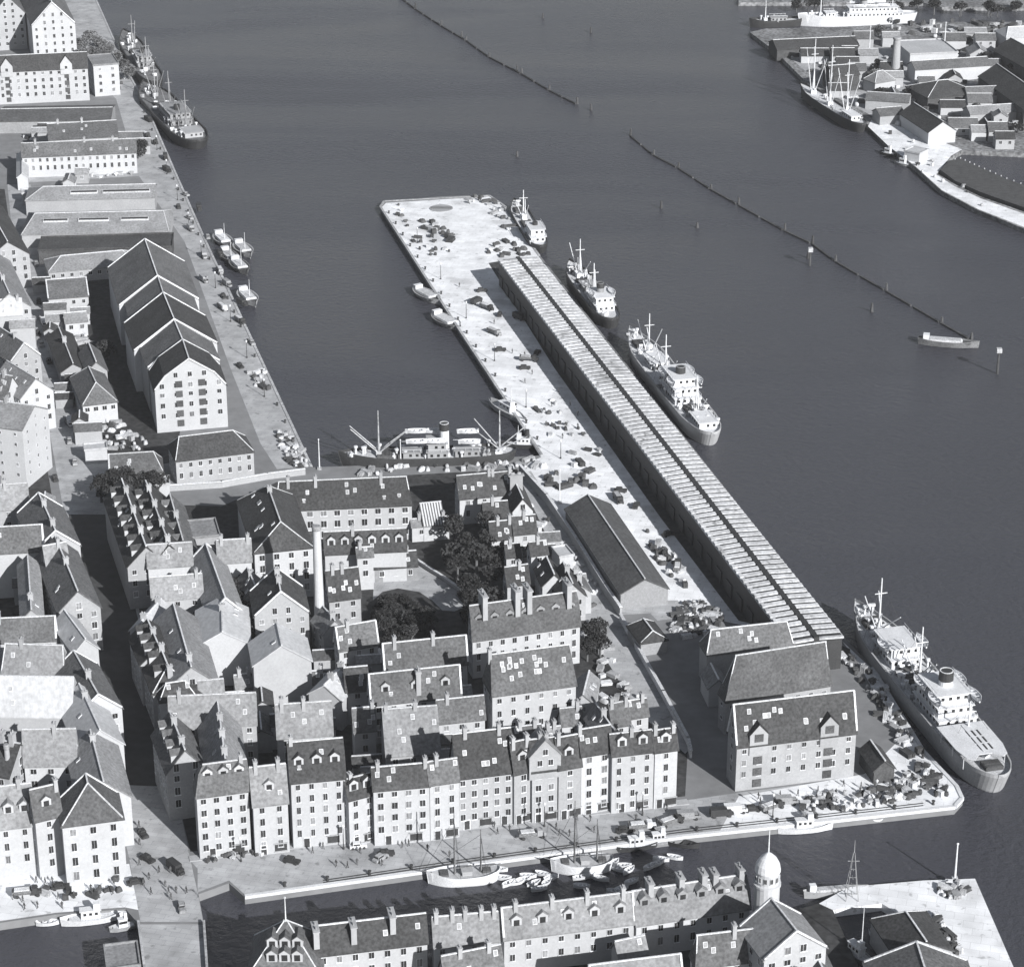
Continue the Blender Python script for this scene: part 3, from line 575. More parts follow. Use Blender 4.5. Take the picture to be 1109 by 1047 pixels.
h('left wing of the white corner building, with one dormer', (34, 856), (60, 850), (36, 879), 14.5, 6, 'rm', 'ww', dorm=1, ch=(.95,), bay=3.0, ws=(1.2, 1.9), name='corner_building', cat='building')
h('long pale quay front house with a grey roof at the left edge', (-70, 861), (31, 849), (-20, 899), 12.5, 7, 'rl', 'ww', dorm=6, bay=3.2)
# --- warehouses by the pier
h('dark ridged transit shed with a pale gable on the lit pier', (698, 627), (637, 537), 6.3, 4.6, 3.4, 'rs', 'wg', win=None, name='transit_shed', cat='shed')
h('small dark hipped shed below the ridged transit shed', (697, 671), (707, 684), 3.4, 3.6, 2.2, 'rd', 'wg', (.6, .3), win=None, name='storage_shed', cat='shed')
h('pale mottled roofed shed behind the slate hipped warehouse', (770, 683), (852, 674), (783, 706), 9, 4.5, 'rm', 'wl', (.6, .3), sky=5, win=None, name='warehouse', cat='warehouse')
h('slate hipped warehouse with seams down its tall roof', (797, 711), (894, 696), (776, 757), 9, 10, 'rm', 'wl', (1.5, .5), ws=(1.1, 1.1), fl=3.5, name='warehouse', cat='warehouse')
E3 = h('large brick warehouse with two gabled hoist bays at the harbour corner', (796, 764), (923, 749), (800, 808), 11.5, 8.5, 'rd', 'wl', sky=12, rake=True, bay=3.3, fl=2.9, ws=(1.3, 1.4), name='warehouse', cat='warehouse')
h('small dark roofed shed leaning at the right end of the brick warehouse', (943, 803), (958, 824), 2.4, 3.5, 2, 'rd', 'wd', win=None, name='storage_shed', cat='shed')
h('small triangular white hut beside the shaded yard of the slate warehouse', (770, 720), (778, 736), 2.3, 5, 2, 'rl', 'ww', win=None, name='hut', cat='hut')
# --- south side of the canal
h('dark roofed house with white chimneys and a windowed front, south bank left', (340, 1004), (459, 990), (346, 1028), 8.5, 5, 'rd', 'ww', ch=((.02, .3), (.35, .3), (.7, .1)), chs=(1.1, 3.2, 2), sky=2, bay=3)
h('pale roofed south bank house with many chimneys right of the dark roof', (470, 994), (537, 988), (474, 1022), 8.5, 5, 'rl', 'ww', ch=(.05, .3, .5, .75, .95))
h('large pale roofed south bank house with a row of four dormers', (545, 984), (683, 967), (562, 1014), 8.5, 5.5, 'rl', 'ww', dorm=5, ch=(.1, .38, .65, .93), rake=True)
h('south bank house with a low broken pale roof and tall cross chimneys', (686, 966), (806, 948), (695, 1000), 8, 5.5, 'rl', 'ww', dorm=6, ch=(.15, .42, .62, .72, .95), mans=(.35, .6), chs=(1.1, 2.6, 2.2), dface='wg')
h('small pale hipped hut in the dark yard behind the four dormer house', (668, 1020), (696, 1014), (672, 1034), 6, 2.5, 'rl', 'wl', win=None)
h('mid grey roofed house with a white front at the bottom edge', (755, 1014), (838, 1004), (768, 1038), 8.5, 5.5, 'rm', 'ww', (.3, .3), ch=(.48,), rake=True)
h('pale sliver of house at the bottom edge below the four dormer house', (640, 1046), (735, 1034), (650, 1062), 7, 4, 'rl', 'ww', rake=True)
h('pale roof at the bottom edge left of the yard wall', (480, 1036), (540, 1024), (486, 1056), 7, 4, 'rm', 'ww', ch=(.3, .8))
CH_ = h('long grey roofed hall running back from the white round turret', (836, 975), (862, 1008), 6.5, 13, 5, 'rl', 'ww', rake=True, name='hall', cat='hall')
h('dark roofed annex right of the long grey hall', (872, 1010), (892, 1052), 3.2, 7, 3, 'rm', 'wl', win=None)
h('dark yard building with white blobs on its roof at the bottom edge', (850, 1030), (868, 1062), 5, 7, 2, 'rd', 'wd', sky=6, win=None)
h('hipped grey shed on the bright quay by the water slip', (981, 988), (1003, 1020), 5.8, 4.5, 3, 'rd', 'wl', (.6, 0), win=None, name='storage_shed', cat='shed')
h('ridged grey shed at the bottom edge behind the hipped quay shed', (993, 1022), (1006, 1064), 10, 5, 4.5, 'rm', 'ww', rake=True, win=None, name='storage_shed', cat='shed')
h('low flat roofed boathouse at the bottom edge beside the bridge', (116, 1034), (148, 1030), 4, 3, .8, 'rl', 'ww', flat=True, win=None, name='boathouse', cat='boathouse')
# --- east shore works
h('long pale shed with a grey roof on the east shore', (988, 67), (1068, 62), (990, 76), 6, 2.5, 'rm', 'ww', win=None, name='storage_shed', cat='shed')
h('white flat roofed works hall on the east shore', (978, 50), (1028, 48), 12, 6, 1, 'rw', 'ww', flat=True, win=None, name='works_hall', cat='hall')
h('small pale pyramid roofed hut at the foot of the east shore chimney', (950, 78), (956, 77), 4, 5, 3.5, 'rl', 'ww', (1, 1), win=None, name='hut', cat='hut')
h('dark pyramid roofed works building on the east shore', (1016, 88), (1026, 87), 10, 5, 4, 'rd', 'wd', (1, 1), win=None, name='works_building', cat='building')
h('long mid grey works shed right of the dark pyramid roof', (1046, 95), (1125, 92), (1046, 104), 5, 2.5, 'rm', 'wl', win=None, name='storage_shed', cat='shed')
h('long low pale shed below the mid grey works shed', (1048, 116), (1130, 111), (1050, 124), 4, 2, 'rl', 'wl', win=None, name='storage_shed', cat='shed')
h('dark roofed shed with its white gable facing the bright east quay', (1021, 132), (990, 112), 6.0, 5, 4, 'rd', 'ww', win=None, name='storage_shed', cat='shed')
h('small bright flat hut at the edge of the east quay', (985, 160), (1000, 163), 3.5, 3.5, .8, 'rw', 'ww', flat=True, win=None, name='hut', cat='hut')
h('dark ridged works shed at the right edge, nearer one of two', (1080, 70), (1130, 105), 8, 7, 5, 'rd', 'wd', win=None, name='storage_shed', cat='shed')
h('dark ridged works shed at the right edge, farther one of two', (1095, 42), (1140, 66), 8, 7, 5, 'rd', 'wd', win=None, name='storage_shed', cat='shed')
h('white domed storehouse row at the upper right corner', (1092, 30), (1130, 28), 7, 7, 3, 'rw', 'ww', (.5, 0), win=None, name='storehouse', cat='building')
h('grey works shed left of the long pale shed on the east shore', (940, 100), (985, 103), 5, 4, 2, 'rm', 'wl', win=None, name='storage_shed', cat='shed')
h('small dark shed with a pale yard in front on the east shore', (950, 118), (975, 116), 4, 4, 2, 'rm', 'wl', win=None, name='storage_shed', cat='shed')
h('long dark timber store on the pointed end of the east shore', (838, 44), (925, 40), 7, 4, 2.5, 'rd', 'wd', win=None, name='storage_shed', cat='shed')
h('dark slipway building behind the pale works yard', (898, 72), (925, 70), 6, 7, 3, 'rd', 'wd', win=None, name='works_building', cat='building')
# ---------------------------------------------------------------- extra building parts
gable_bay(PG, 0, 7.0, 11, 16.5, 20.5, 'wl', 'rl', wins=[(-1.2, 15), (1.2, 15), (0, 17.6)], depth=6)
for u in (-9.0, 7.5):
    o = gable_bay(E3, u, 4.2, 9.0, 14.0, 16.5, 'wl', 'rd', .35, 6)
    for k in range(5):
        d = MB(); d.box((0, -.05, 0), (2.0, .12, 1.9)); obj('loading_door', d.mesh('loading_door', ['dcargo']), E3[0], (u, E3[4] * (E3[3] + .08 + (.3 if k == 4 else 0)), 1.6 + 2.9 * k), 0)
for u in (-8, 17):
    gable_bay(A2, u, 5, 12, 16.5, 20, 'ww', 'rd', .4, 6, wins=[(0, 15)])
    for k in range(4):
        d = MB(); d.box((0, -.05, 0), (1.9, .12, 1.9)); obj('loading_door', d.mesh('loading_door', ['dcargo']), A2[0], (u, A2[4] * (A2[3] + .1), 2 + 3.1 * k), 0)
# hoist doors down the white gable of the stepped warehouse and dormers of the corner building are window parts of their own
for u in (-3.4, 3.4):
    for k in range(5):
        d = MB(); d.box((0, -.03, 0), (2.0, .12, 2.0)); sg = 1 if (S1[0].matrix_basis.to_3x3() @ Vector((1, 0, 0))).y < 0 else -1
        obj('loading_door', d.mesh('loading_door', ['dcargo']), S1[0], (sg * (S1[2] / 2 + .12), u, 2.6 + 3.1 * k), sg * math.pi / 2)
# pyramid roofed corner house, south bank
sp = h('dark pyramid roofed corner house with a flagpole and white dormers, bottom edge', (308, 1000), (311, 1000), 6.5, 12, 9, 'rd', 'ww', (1, 1), dorm=3, dorm_=0) if False else \
    h('dark pyramid roofed corner house with a flagpole and white dormers, bottom edge', (308, 998), (311, 998), 6.8, 7, 8, 'rm', 'ww', (1, 1), dorm=3, dormrows=(.25, .5), ridge=True)
b = MB(); b.tube((0, 0, 14.5), (0, 0, 20.5), .16, .08); b.tube((0, 0, 20.5), (0, 0, 20.7), .22); obj('flagpole', b.mesh('flagpole', ['white']), sp[0])

# white round turret with its mast
c0 = G((831, 951), 15); c0.z = LAND
t = tag(obj('turret', None, None, c0), 'white round turret with a domed cap and a thin mast by the harbour mouth', 'turret')
b = MB(); N = 20
def lathe(b, prof, seg=20, mi=0, c=(0, 0)):
    vs = []; fs = []
    for r, z in prof:
        for k in range(seg): vs.append((c[0] + r * math.cos(2 * math.pi * k / seg), c[1] + r * math.sin(2 * math.pi * k / seg), z))
    for j in range(len(prof) - 1):
        for k in range(seg): fs.append((j * seg + k, j * seg + (k + 1) % seg, (j + 1) * seg + (k + 1) % seg, (j + 1) * seg + k))
    fs.append(tuple(range(seg))[::-1]); fs.append(tuple((len(prof) - 1) * seg + k for k in range(seg)))
    b.add(vs, fs, mi)
lathe(b, [(2.6, -1), (2.6, 13.6), (2.8, 13.7), (2.8, 14.2), (2.4, 14.3), (2.4, 17)]); obj('wall', b.mesh('wall', ['ww']), t)
b = MB(); lathe(b, [(2.6, 17), (2.6, 17.3), (2.35, 18.6), (1.7, 19.8), (.8, 20.7), (.25, 21.1)]); rf = obj('roof', b.mesh('roof', ['white']), t)
b = MB(); b.tube((0, 0, 21), (0, 0, 27), .16, .07); obj('mast', b.mesh('mast', ['white']), rf)
for k in range(6):
    a_ = -math.pi / 2 + (k - 2.5) * .5; obj('window', win_mesh('trim'), t, (2.42 * math.cos(a_), 2.42 * math.sin(a_), 15.7), a_ + math.pi / 2, (.6, 1, 1.2))

def stack_chimney(label, p, r, hh, m='ww', h0=0):
    c = G(p); r_ = obj('factory_chimney', None, None, c); tag(r_, label, 'chimney')
    b = MB(); lathe(b, [(r, -1), (r * .98, hh * .15), (r * .72, hh)], 16); obj('shaft', b.mesh('shaft', [m]), r_)
    b = MB(); lathe(b, [(r * .72, hh), (r * .86, hh + .3), (r * .86, hh + 1.0), (r * .7, hh + 1.2)], 16); obj('cap', b.mesh('cap', ['grey']), r_)
    b = MB(); b.box((0, 0, 1), (r * 2.6, r * 2.6, 3.2)); obj('base', b.mesh('base', [m]), r_)
stack_chimney('tall white factory chimney rising among the houses in the middle of the block', (347, 692), 1.35, 30)
stack_chimney('tall factory chimney rising from the east shore works', (969, 84), 2.2, 17, 'wl')
stack_chimney('tall dark factory chimney at the left edge of the west block', (14, 884), .8, 17, 'wl')

# ---------------------------------------------------------------- the two transit halls with banded roofs on the pier
hE = 9.0
p0, p1 = G((582, 278), hE), G((914, 689), hE); q0, q1 = G((543, 279), hE), G((838, 685), hE)
ax = (p1 - p0); LEN = ax.length; ax.normalize(); pr = Vector((ax.y, -ax.x, 0))
if pr.x > 0: pr = -pr                        # towards the left side
W2 = ((q0 - p0).dot(pr) + (q1 - p1).dot(pr)) / 2
def hall_pt(s, t, z): v = p0 + ax * s + pr * t; return Vector((v.x, v.y, LAND + z))
def hall(label, t0, t1, rise0, rise1, cover, gw=.2):
    c = hall_pt(LEN / 2, (t0 + t1) / 2, 0); rz = math.atan2(ax.y, ax.x)
    root = tag(obj('transit_hall', None, None, c, rz), label, 'transit hall')
    k = -1 if pr.dot(Vector((-ax.y, ax.x, 0))) < 0 else 1
    def loc(s, t): return (s - LEN / 2, k * (t - (t0 + t1) / 2))
    b = MB(); b.box((0, 0, (hE - .8) / 2 - .3), (LEN - .8, abs(t1 - t0) - .5, hE - .2)); obj('wall', b.mesh('wall', ['dark']), root)
    def zt(t): return hE + rise0 + (rise1 - rise0) * (t - t0) / (t1 - t0)
    b = MB(); A_ = [loc(0, t0), loc(LEN, t0), loc(LEN, t1), loc(0, t1)]; Z = [zt(t0), zt(t0), zt(t1), zt(t1)]
    b.add([(x, y, z - .5) for (x, y), z in zip(A_, Z)] + [(x, y, z) for (x, y), z in zip(A_, Z)], [(3, 2, 1, 0), (4, 5, 6, 7), (0, 1, 5, 4), (1, 2, 6, 5), (2, 3, 7, 6), (3, 0, 4, 7)])
    rf = obj('roof', b.mesh('roof', ['hr']), root)
    n = 102; st = LEN / n; g = MB(); sbs = MB()
    u0 = t0 + (t1 - t0) * cover[0]; u1 = t0 + (t1 - t0) * cover[1]
    for i in range(n):
        s = st * (i + .5) + rnd.uniform(-.05, .05)
        a0, a1 = loc(s - st * gw, u0), loc(s + st * gw, u1 + rnd.uniform(-.1, 0) * (u1 - u0))
        z0, z1 = zt(u0), zt(u1)
        # dark glazed strip lying between raised white bands
        e = [loc(s - st * gw, u0), loc(s + st * gw, u0), loc(s + st * gw, u1), loc(s - st * gw, u1)]
        g.add([(e[0][0], e[0][1], z0 + .05), (e[1][0], e[1][1], z0 + .05), (e[2][0], e[2][1], z1 + .05), (e[3][0], e[3][1], z1 + .05)], [(0, 1, 2, 3)])
        e = [loc(s + st * .24, t0 + .1), loc(s + st * .7, t0 + .1), loc(s + st * .7, t1 - .1), loc(s + st * .24, t1 - .1)]
        za, zb = zt(t0) - .02, zt(t1) - .02
        if i < n - 1: sbs.add([(e[0][0], e[0][1], za), (e[1][0], e[1][1], za), (e[2][0], e[2][1], zb), (e[3][0], e[3][1], zb)] + [(e[0][0], e[0][1], za + .4), (e[1][0], e[1][1], za + .25), (e[2][0], e[2][1], zb + .25), (e[3][0], e[3][1], zb + .4)], [(4, 5, 6, 7), (0, 1, 5, 4), (1, 2, 6, 5), (2, 3, 7, 6), (3, 0, 4, 7)])
    obj('roof_lights', g.mesh('roof_lights', ['dark']), rf); obj('roof_bands', sbs.mesh('roof_bands', ['hr']), rf)
    b = MB()
    for i in range(36):
        x, y = loc(LEN * (i + .5) / 36, t1 if t1 > t0 and t0 > W2 * .4 else t0); b.box((x, y * .985, 2.2), (4.2, .3, 3.6))
    obj('sliding_doors', b.mesh('sliding_doors', ['dark']), root)
    return root
hall('long pier transit hall with a striped white roof, half nearest the open harbour', 0, W2 / 2 - .7, 0, .3, (.04, .97))
hall('long pier transit hall with a striped white roof, half beside the dark strip of deck', W2 / 2 + .7, W2, .3, 0, (.03, .8))
b = MB(); b.box((0, 0, 0), (LEN, 1.3, 1.6)); c = hall_pt(LEN / 2, W2 / 2, hE - .1)
tag(obj('roof_gutter', b.mesh('roof_gutter', ['dark']), None, c, math.atan2(ax.y, ax.x)), 'dark sunken gutter running the whole length between the two striped halls', 'gutter')

# ---------------------------------------------------------------- ships
def hull_mesh(L, B, fb, dr=1.0, bow=.28, stern=.18, sheer=1.0, m=('dark', 'deck'), round_stern=.6, bul=.9, boot='wd'):
    n = 44; rings = []
    for i in range(n + 1):
        t = .5 - .5 * math.cos(math.pi * i / n); x = -L / 2 + L * t
        if t > 1 - bow: q = (t - (1 - bow)) / bow; hb = B / 2 * max(.03, (1 - q ** 2.0))
        elif t < stern: q = (stern - t) / stern; hb = B / 2 * max(.12, (1 - min(q, 1) ** 2.4) ** .5)
        else: hb = B / 2
        z = fb + sheer * (max(0, (t - .5) * 2) ** 2 * 1.3 + max(0, (.5 - t) * 2) ** 2 * .7)
        rake = (t - .5) * 2; xo = x + (rake * .05 * L * .3 if abs(rake) > .85 else 0)
        rings.append((xo, x, hb, z))
    h = MB(); vs = []; fs = []
    for xo, x, hb, z in rings:
        vs += [(x * .97, -hb * .75, -dr), (x * .985, -hb * .93, .3), (xo, -hb, z), (xo, -hb, z + bul), (xo, -hb * .93 + (0 if hb > .5 else 0), z + bul), (xo, -hb * .93, z),
               (xo, hb * .93, z), (xo, hb * .93, z + bul), (xo, hb, z + bul), (xo, hb, z), (x * .985, hb * .93, .3), (x * .97, hb * .75, -dr)]
    K = 12
    for i in range(n):
        for k in range(K):
            if k == 5: continue
            fs.append((i * K + k, i * K + (k + 1) % K, (i + 1) * K + (k + 1) % K, (i + 1) * K + k))
    fs.append(tuple(k for k in range(K) if k not in (4, 5, 6, 7))[::-1]); fs.append(tuple(n * K + k for k in range(K) if k not in (4, 5, 6, 7)))
    h.add(vs, fs)
    d = MB(); vs = []; 
    for xo, x, hb, z in rings: vs += [(xo, -hb * .94, z + .04), (xo, hb * .94, z + .04)]
    d.add(vs, [(2 * i, 2 * i + 1, 2 * i + 3, 2 * i + 2) for i in range(n)])
    return h.mesh('hull', [m[0]]), d.mesh('deck', [m[1]]), rings
def base_at(bow, stern, lift=0.0):
    a, c = G(stern, lift), G(bow, lift); a.z = c.z = 0; d = c - a; return (a + c) / 2, d.length, math.atan2(d.y, d.x)
def ship(label, bow, stern, B, fb=3.0, hull='dark', deck='deck', blocks=(), masts=(), funnels=(), hatches=(), boats=(), group=None, cat='ship', name='cargo_ship', sheer=1.0, clutter=0, bul=.9, stern_r=.6, bowf=.28, awn=None, rail='white', mastm='white'):
    c, L, rz = base_at(bow, stern, fb - LAND + 1)
    r_ = tag(obj(name, None, None, c, rz), label, cat, group)
    hm, dm, rings = hull_mesh(L, B, fb, 1.0, bowf, .2, sheer, (hull, deck), stern_r, bul)
    obj('hull', hm, r_); dk = obj('deck', dm, r_)
    def zd(t): return min(rings, key=lambda q: abs(q[1] + L / 2 - L * t))[3]
    for (t0, t1, wf, tiers, m) in blocks:
        x0, x1 = -L / 2 + L * t0, -L / 2 + L * t1; z = zd((t0 + t1) / 2) - .3; b = MB(); g = b; rl = MB()
        for k in range(tiers):
            s_ = 1 - .13 * k; wx = (x1 - x0) * s_; wy = B * wf * (1 - .06 * k); xm = (x0 + x1) / 2 + (x1 - x0) * .03 * k
            b.box((xm, 0, z + 2.5 * k + 1.25), (wx, wy, 2.5)); b.box((xm, 0, z + 2.5 * k + 2.55), (wx + .9, wy + .9, .16))
            for sy in (-1, 1):
                for j in range(int(wx / 1.9)): g.box((xm - wx / 2 + 1 + 1.9 * j, sy * (wy / 2 + .01), z + 2.5 * k + 1.5), (.8, .06, .8), 1)
            for sx in (-1, 1):
                for j in range(max(1, int(wy / 1.9))): g.box((xm + sx * (wx / 2 + .01), -wy / 2 + .95 + 1.9 * j, z + 2.5 * k + 1.5), (.06, .8, .8), 1)
            for sy in (-1, 1): rl.box((xm, sy * (wy / 2 + .35), z + 2.5 * k + 3.4), (wx + .7, .06, .1))
            for j in range(int(wx / 2)):
                for sy in (-1, 1): rl.box((xm - wx / 2 + 2 * j, sy * (wy / 2 + .35), z + 2.5 * k + 3.0), (.07, .07, .8))
        bl = obj('deckhouse', b.mesh('deckhouse', [m, 'glass']), r_); obj('railing', rl.mesh('railing', [rail]), bl)
    for (t, rr, hh, m) in funnels:
        b = MB(); z = zd(t); lathe(b, [(rr, z), (rr * .95, z + hh), (rr * .8, z + hh), (rr * .8, z + hh - .5)], 16, c=(-L / 2 + L * t, 0)); f_ = obj('funnel', b.mesh('funnel', [m]), r_)
        b = MB(); lathe(b, [(rr * 1.02, z + hh * .78), (rr * 1.0, z + hh * .99)], 16, c=(-L / 2 + L * t, 0)); obj('funnel_band', b.mesh('funnel_band', ['dark']), f_)
    for mm in masts:
        t, hh, der = mm; b = MB(); x = -L / 2 + L * t; z = zd(t); b.tube((x, 0, z - .2), (x, 0, z + hh), .32, .16, 8); b.tube((x, -1.6, z + hh * .72), (x, 1.6, z + hh * .72), .14); b.box((x, 0, z + .8), (1.6, 2.4, 1.7))
        mo = obj('mast', b.mesh('mast', [mastm]), r_)
        for sg in (-1, 1):
            for sy in (-.8, .8):
                if der:
                    b = MB(); b.tube((x + sg * .4, sy, z + 1.4), (x + sg * der * rnd.uniform(.75, 1), sy * rnd.uniform(1, 4), z + hh * rnd.uniform(.45, .8)), .2, .13); obj('derrick_boom', b.mesh('derrick_boom', [mastm]), mo)
        b = MB()
        for sy in (-1, 1):
            for dx in (-4, 4): b.tube((x, 0, z + hh * .92), (x + dx, sy * B * .45, z + .6), .035, seg=3)
        obj('rigging', b.mesh('rigging', ['dark']), mo)
    for (t, ln, wf) in hatches:
        x = -L / 2 + L * t; z = zd(t); b = MB(); b.box((x, 0, z + .45), (ln, B * wf, 1.0)); 
        for j in range(int(ln / 1.2)): b.box((x - ln / 2 + .6 + 1.2 * j, 0, z + 1.0), (.9, B * wf - .4, .16))
        obj('hatch', b.mesh('hatch', ['dcargo']), dk)
    for (t, z) in boats:
        for sy in (-1, 1):
            bm_ = cached('lifeboat', lambda: small_hull(6.5, 2.2, .9, 'white')); o = obj('lifeboat', bm_, r_, (-L / 2 + L * t, sy * B * .4, zd(t) + z)); 
    for j in range(clutter):
        t = rnd.uniform(.06, .95); x = -L / 2 + L * t; y = rnd.uniform(-.4, .4) * B * (1 if t < .8 else .5); z = zd(t); b = MB()
        if rnd.random() < .5:
            b.box((x, y, z + .5), (1.2, 1.6, .9), 0, rnd.random()); b.tube((x, y - .9, z + .9), (x, y + .9, z + .9), .45, seg=8); obj('winch', b.mesh('winch', [rnd.choice(['grey', 'white', 'cargo'])]), dk)
        else:
            lathe(b, [(.3, z), (.3, z + 1.6), (.6, z + 1.9), (.6, z + 2.4), (.2, z + 2.5)], 8, c=(x, y)); obj('ventilator', b.mesh('ventilator', ['white']), dk)
    return r_, L
def small_hull(L, B, D, m, inner='wood'):
    b = MB(); n = 10; vs = []; fs = []
    for i in range(n + 1):
        t = i / n; x = -L / 2 + L * t; hb = B / 2 * max(.04, (1 - abs(2 * t - .92) ** 2.6)); sh = D * (1 + .25 * (2 * t - 1) ** 2)
        vs += [(x * .93, 0, -.35 * D), (x * .97, -hb * .7, 0), (x, -hb, sh), (x, -hb * .86, sh), (x * .96, -hb * .6, D * .25), (x * .96, hb * .6, D * .25), (x, hb * .86, sh), (x, hb, sh), (x * .97, hb * .7, 0)]
    K = 9
    for i in range(n):
        for k in range(K): fs.append((i * K + k, i * K + (k + 1) % K, (i + 1) * K + (k + 1) % K, (i + 1) * K + k))
    fs += [tuple(range(K)), tuple(n * K + k for k in range(K))[::-1]]
    b.add(vs, fs); 
    for t in (.3, .55, .75): b.box((-L / 2 + L * t, 0, D * .75), (.3, B * .8 * (1 - abs(2 * t - .92) ** 2.6), .08))
    return b.mesh('hull', [m])
BO = {}
def boat(label, p, ang, L, B, kind='open', m='wood', group=None, cat='boat', name='rowing_boat', mast=0):
    c = G(p, -LAND + .5); c.z = .1; rz = R_(ang)
    r_ = tag(obj(name, None, None, c, rz), label, cat, group)
    obj('hull', cached(('sh', L, B, m), lambda: small_hull(L, B, .5 + L * .07, m)), r_)
    if kind in ('cabin', 'tug', 'barge'):
        D = .5 + L * .07
        b = MB(); b.box((0, 0, D * .85), (L * .72, B * .66, .1)); dk = obj('deck', cached(('dk', L, B), lambda: b.mesh('deck', ['deck' if kind != 'barge' else 'dcargo'])), r_)
        if kind == 'barge':
            b = MB(); b.box((-L * .05, 0, D + .1), (L * .55, B * .6, .7), taper=.9); obj('hatch', b.mesh('hatch', ['cargo']), r_); b = MB(); b.box((-L * .36, 0, D + .7), (L * .1, B * .45, 1.8)); obj('cabin', b.mesh('cabin', ['white']), r_)
        else:
            b = MB(); b.box((-L * .02, 0, D + .8), (L * .3, B * .5, 1.8)); b.box((-L * .02, 0, D + 1.75), (L * .34, B * .56, .12)); b.box((L * .08, 0, D + 2.4), (L * .1, B * .36, 1.4))
            for sy in (-1, 1):
                for q in range(3): b.box((-L * .11 + L * .09 * q, sy * (B * .25 + .01), D + 1.0), (.6, .05, .6), 1)
            obj('cabin', b.mesh('cabin', ['white', 'glass']), r_)
            if kind == 'tug': b = MB(); lathe(b, [(.75, D), (.7, D + 4.2), (.5, D + 4.2)], 12, c=(-L * .1, 0)); obj('funnel', b.mesh('funnel', ['dark']), r_)
    if mast:
        b = MB(); b.tube((L * .1, 0, .3), (L * .1, 0, mast), .14, .06); obj('mast', b.mesh('mast', ['white']), r_)
    return r_
# the big steamer moored at the right
ship('large white and grey steamer moored off the lower right quay, awning over its round stern', (928, 655), (1082, 838), 12.5, 4.2, 'wl', 'deck',
     blocks=[(.62, .76, .62, 2, 'white'), (.27, .44, .72, 3, 'white')], masts=[(.83, 15, 8), (.53, 15, 9), (.2, 10, 0)], funnels=[(.36, 1.7, 11, 'white')],
     hatches=[(.045, 3.4, .34), (.88, 5, .4), (.78, 6, .4), (.57, 7, .4), (.49, 6, .4)], boats=[(.3, 6.2), (.4, 6.2), (.66, 4.5)], clutter=80)
c, L, rz = base_at((1036, 785), (1077, 833), 5)
aw = tag(obj('stern_awning', None, None, c, rz), 'broad pale canvas awning spread over the stern deck of the large steamer', 'awning')
b = MB(); b.prism([(L * .42, -5.8), (L * .42, 5.8), (-L * .1, 5.7), (-L * .3, 4.9), (-L * .36, 3.4), (-L * .26, 1.6), (-L * .26, -1.6), (-L * .36, -3.4), (-L * .3, -4.9), (-L * .1, -5.7)], 7.92, 8.08); b.box((L * .08, 0, 8.15), (L * .6, .2, .12)); obj('canvas', b.mesh('canvas', ['white']), aw)
for x in (-L * .24, L * .05, L * .36):
    for y in (-5, 5): b = MB(); b.tube((x, y, 4.6), (x, y, 8), .08); obj('pole', b.mesh('pole', ['white']), aw)
for k in range(9):
    b = MB(); b.box((-L * .12 + k % 3 * 3.1, -2.5 + (k // 3) * 1.3, 8.13), (2.4, .35, .12)); obj('slit', b.mesh('slit', ['dark']), aw)
ship('white steamer moored beside the striped halls, middle of the pier', (683, 358), (771, 468), 11.0, 3.6, 'wl', 'deck', blocks=[(.28, .46, .72, 3, 'white'), (.62, .72, .5, 1, 'white'), (.04, .14, .5, 1, 'white')],
     masts=[(.76, 14, 8), (.55, 14, 8), (.18, 12, 6)], funnels=[(.37, 1.5, 9.5, 'grey')], hatches=[(.86, 5, .45), (.66, 7, .45), (.5, 5, .45), (.22, 6, .45)], boats=[(.32, 6), (.42, 6)], clutter=64)
ship('smaller dark steamer moored ahead of the white one at the striped halls', (617, 284), (663, 345), 9, 2.8, 'dark', 'deck', blocks=[(.15, .35, .7, 2, 'white'), (.5, .6, .5, 1, 'wl')], masts=[(.75, 14, 8), (.42, 12, 7)],
     funnels=[(.27, 1.3, 8, 'grey')], hatches=[(.85, 4, .5), (.65, 6, .5)], boats=[(.25, 4.5)], clutter=36)
ship('small dark coaster moored at the outer end of the pier', (557, 218), (586, 266), 7.5, 2.2, 'dark', 'deck', blocks=[(.1, .3, .7, 2, 'white')], masts=[(.65, 11, 6)], funnels=[(.22, 1, 6, 'dark')], hatches=[(.5, 8, .5), (.8, 5, .5)], clutter=14)
ship('steamer with a dark hull and white decks lying across the inner end of the basin', (369, 492), (556, 487), 9.5, 3.4, 'dark', 'deck', blocks=[(.2, .34, .6, 1, 'wg'), (.38, .5, .7, 2, 'wl'), (.54, .64, .6, 1, 'wg')], mastm='quay', masts=[(.78, 14, 9), (.08, 13, 8)],
     funnels=[(.4, 1.4, 10, 'white')], hatches=[(.72, 7, .5), (.12, 4, .5)], boats=[(.46, 5.6), (.56, 5.6), (.26, 5)], clutter=40)
boat('small dark harbour tug wedged beside the pier at the inner basin', (566, 483), 175, 13, 3.6, 'tug', 'dark', cat='tug boat', name='tug_boat', mast=7)
ship('three masted dark ship moored at the upper left quay', (156, 90), (214, 152), 15, 3.2, 'dark', 'wood', blocks=[(.28, .5, .6, 2, 'grey'), (.06, .16, .5, 1, 'wl')], masts=[(.2, 17, 8), (.5, 18, 8), (.78, 16, 6)], mastm='wg', funnels=[(.36, 1.3, 7, 'dark')], hatches=[(.62, 6, .5)], clutter=40)
ship('farther dark ship moored at the upper left quay behind the three masted one', (134, 34), (168, 88), 11, 3, 'dark', 'wood', mastm='wg', blocks=[(.3, .45, .6, 2, 'grey')], masts=[(.25, 15, 7), (.7, 15, 7)], funnels=[(.38, 1.1, 7, 'dark')], hatches=[(.6, 6, .5)], clutter=28)
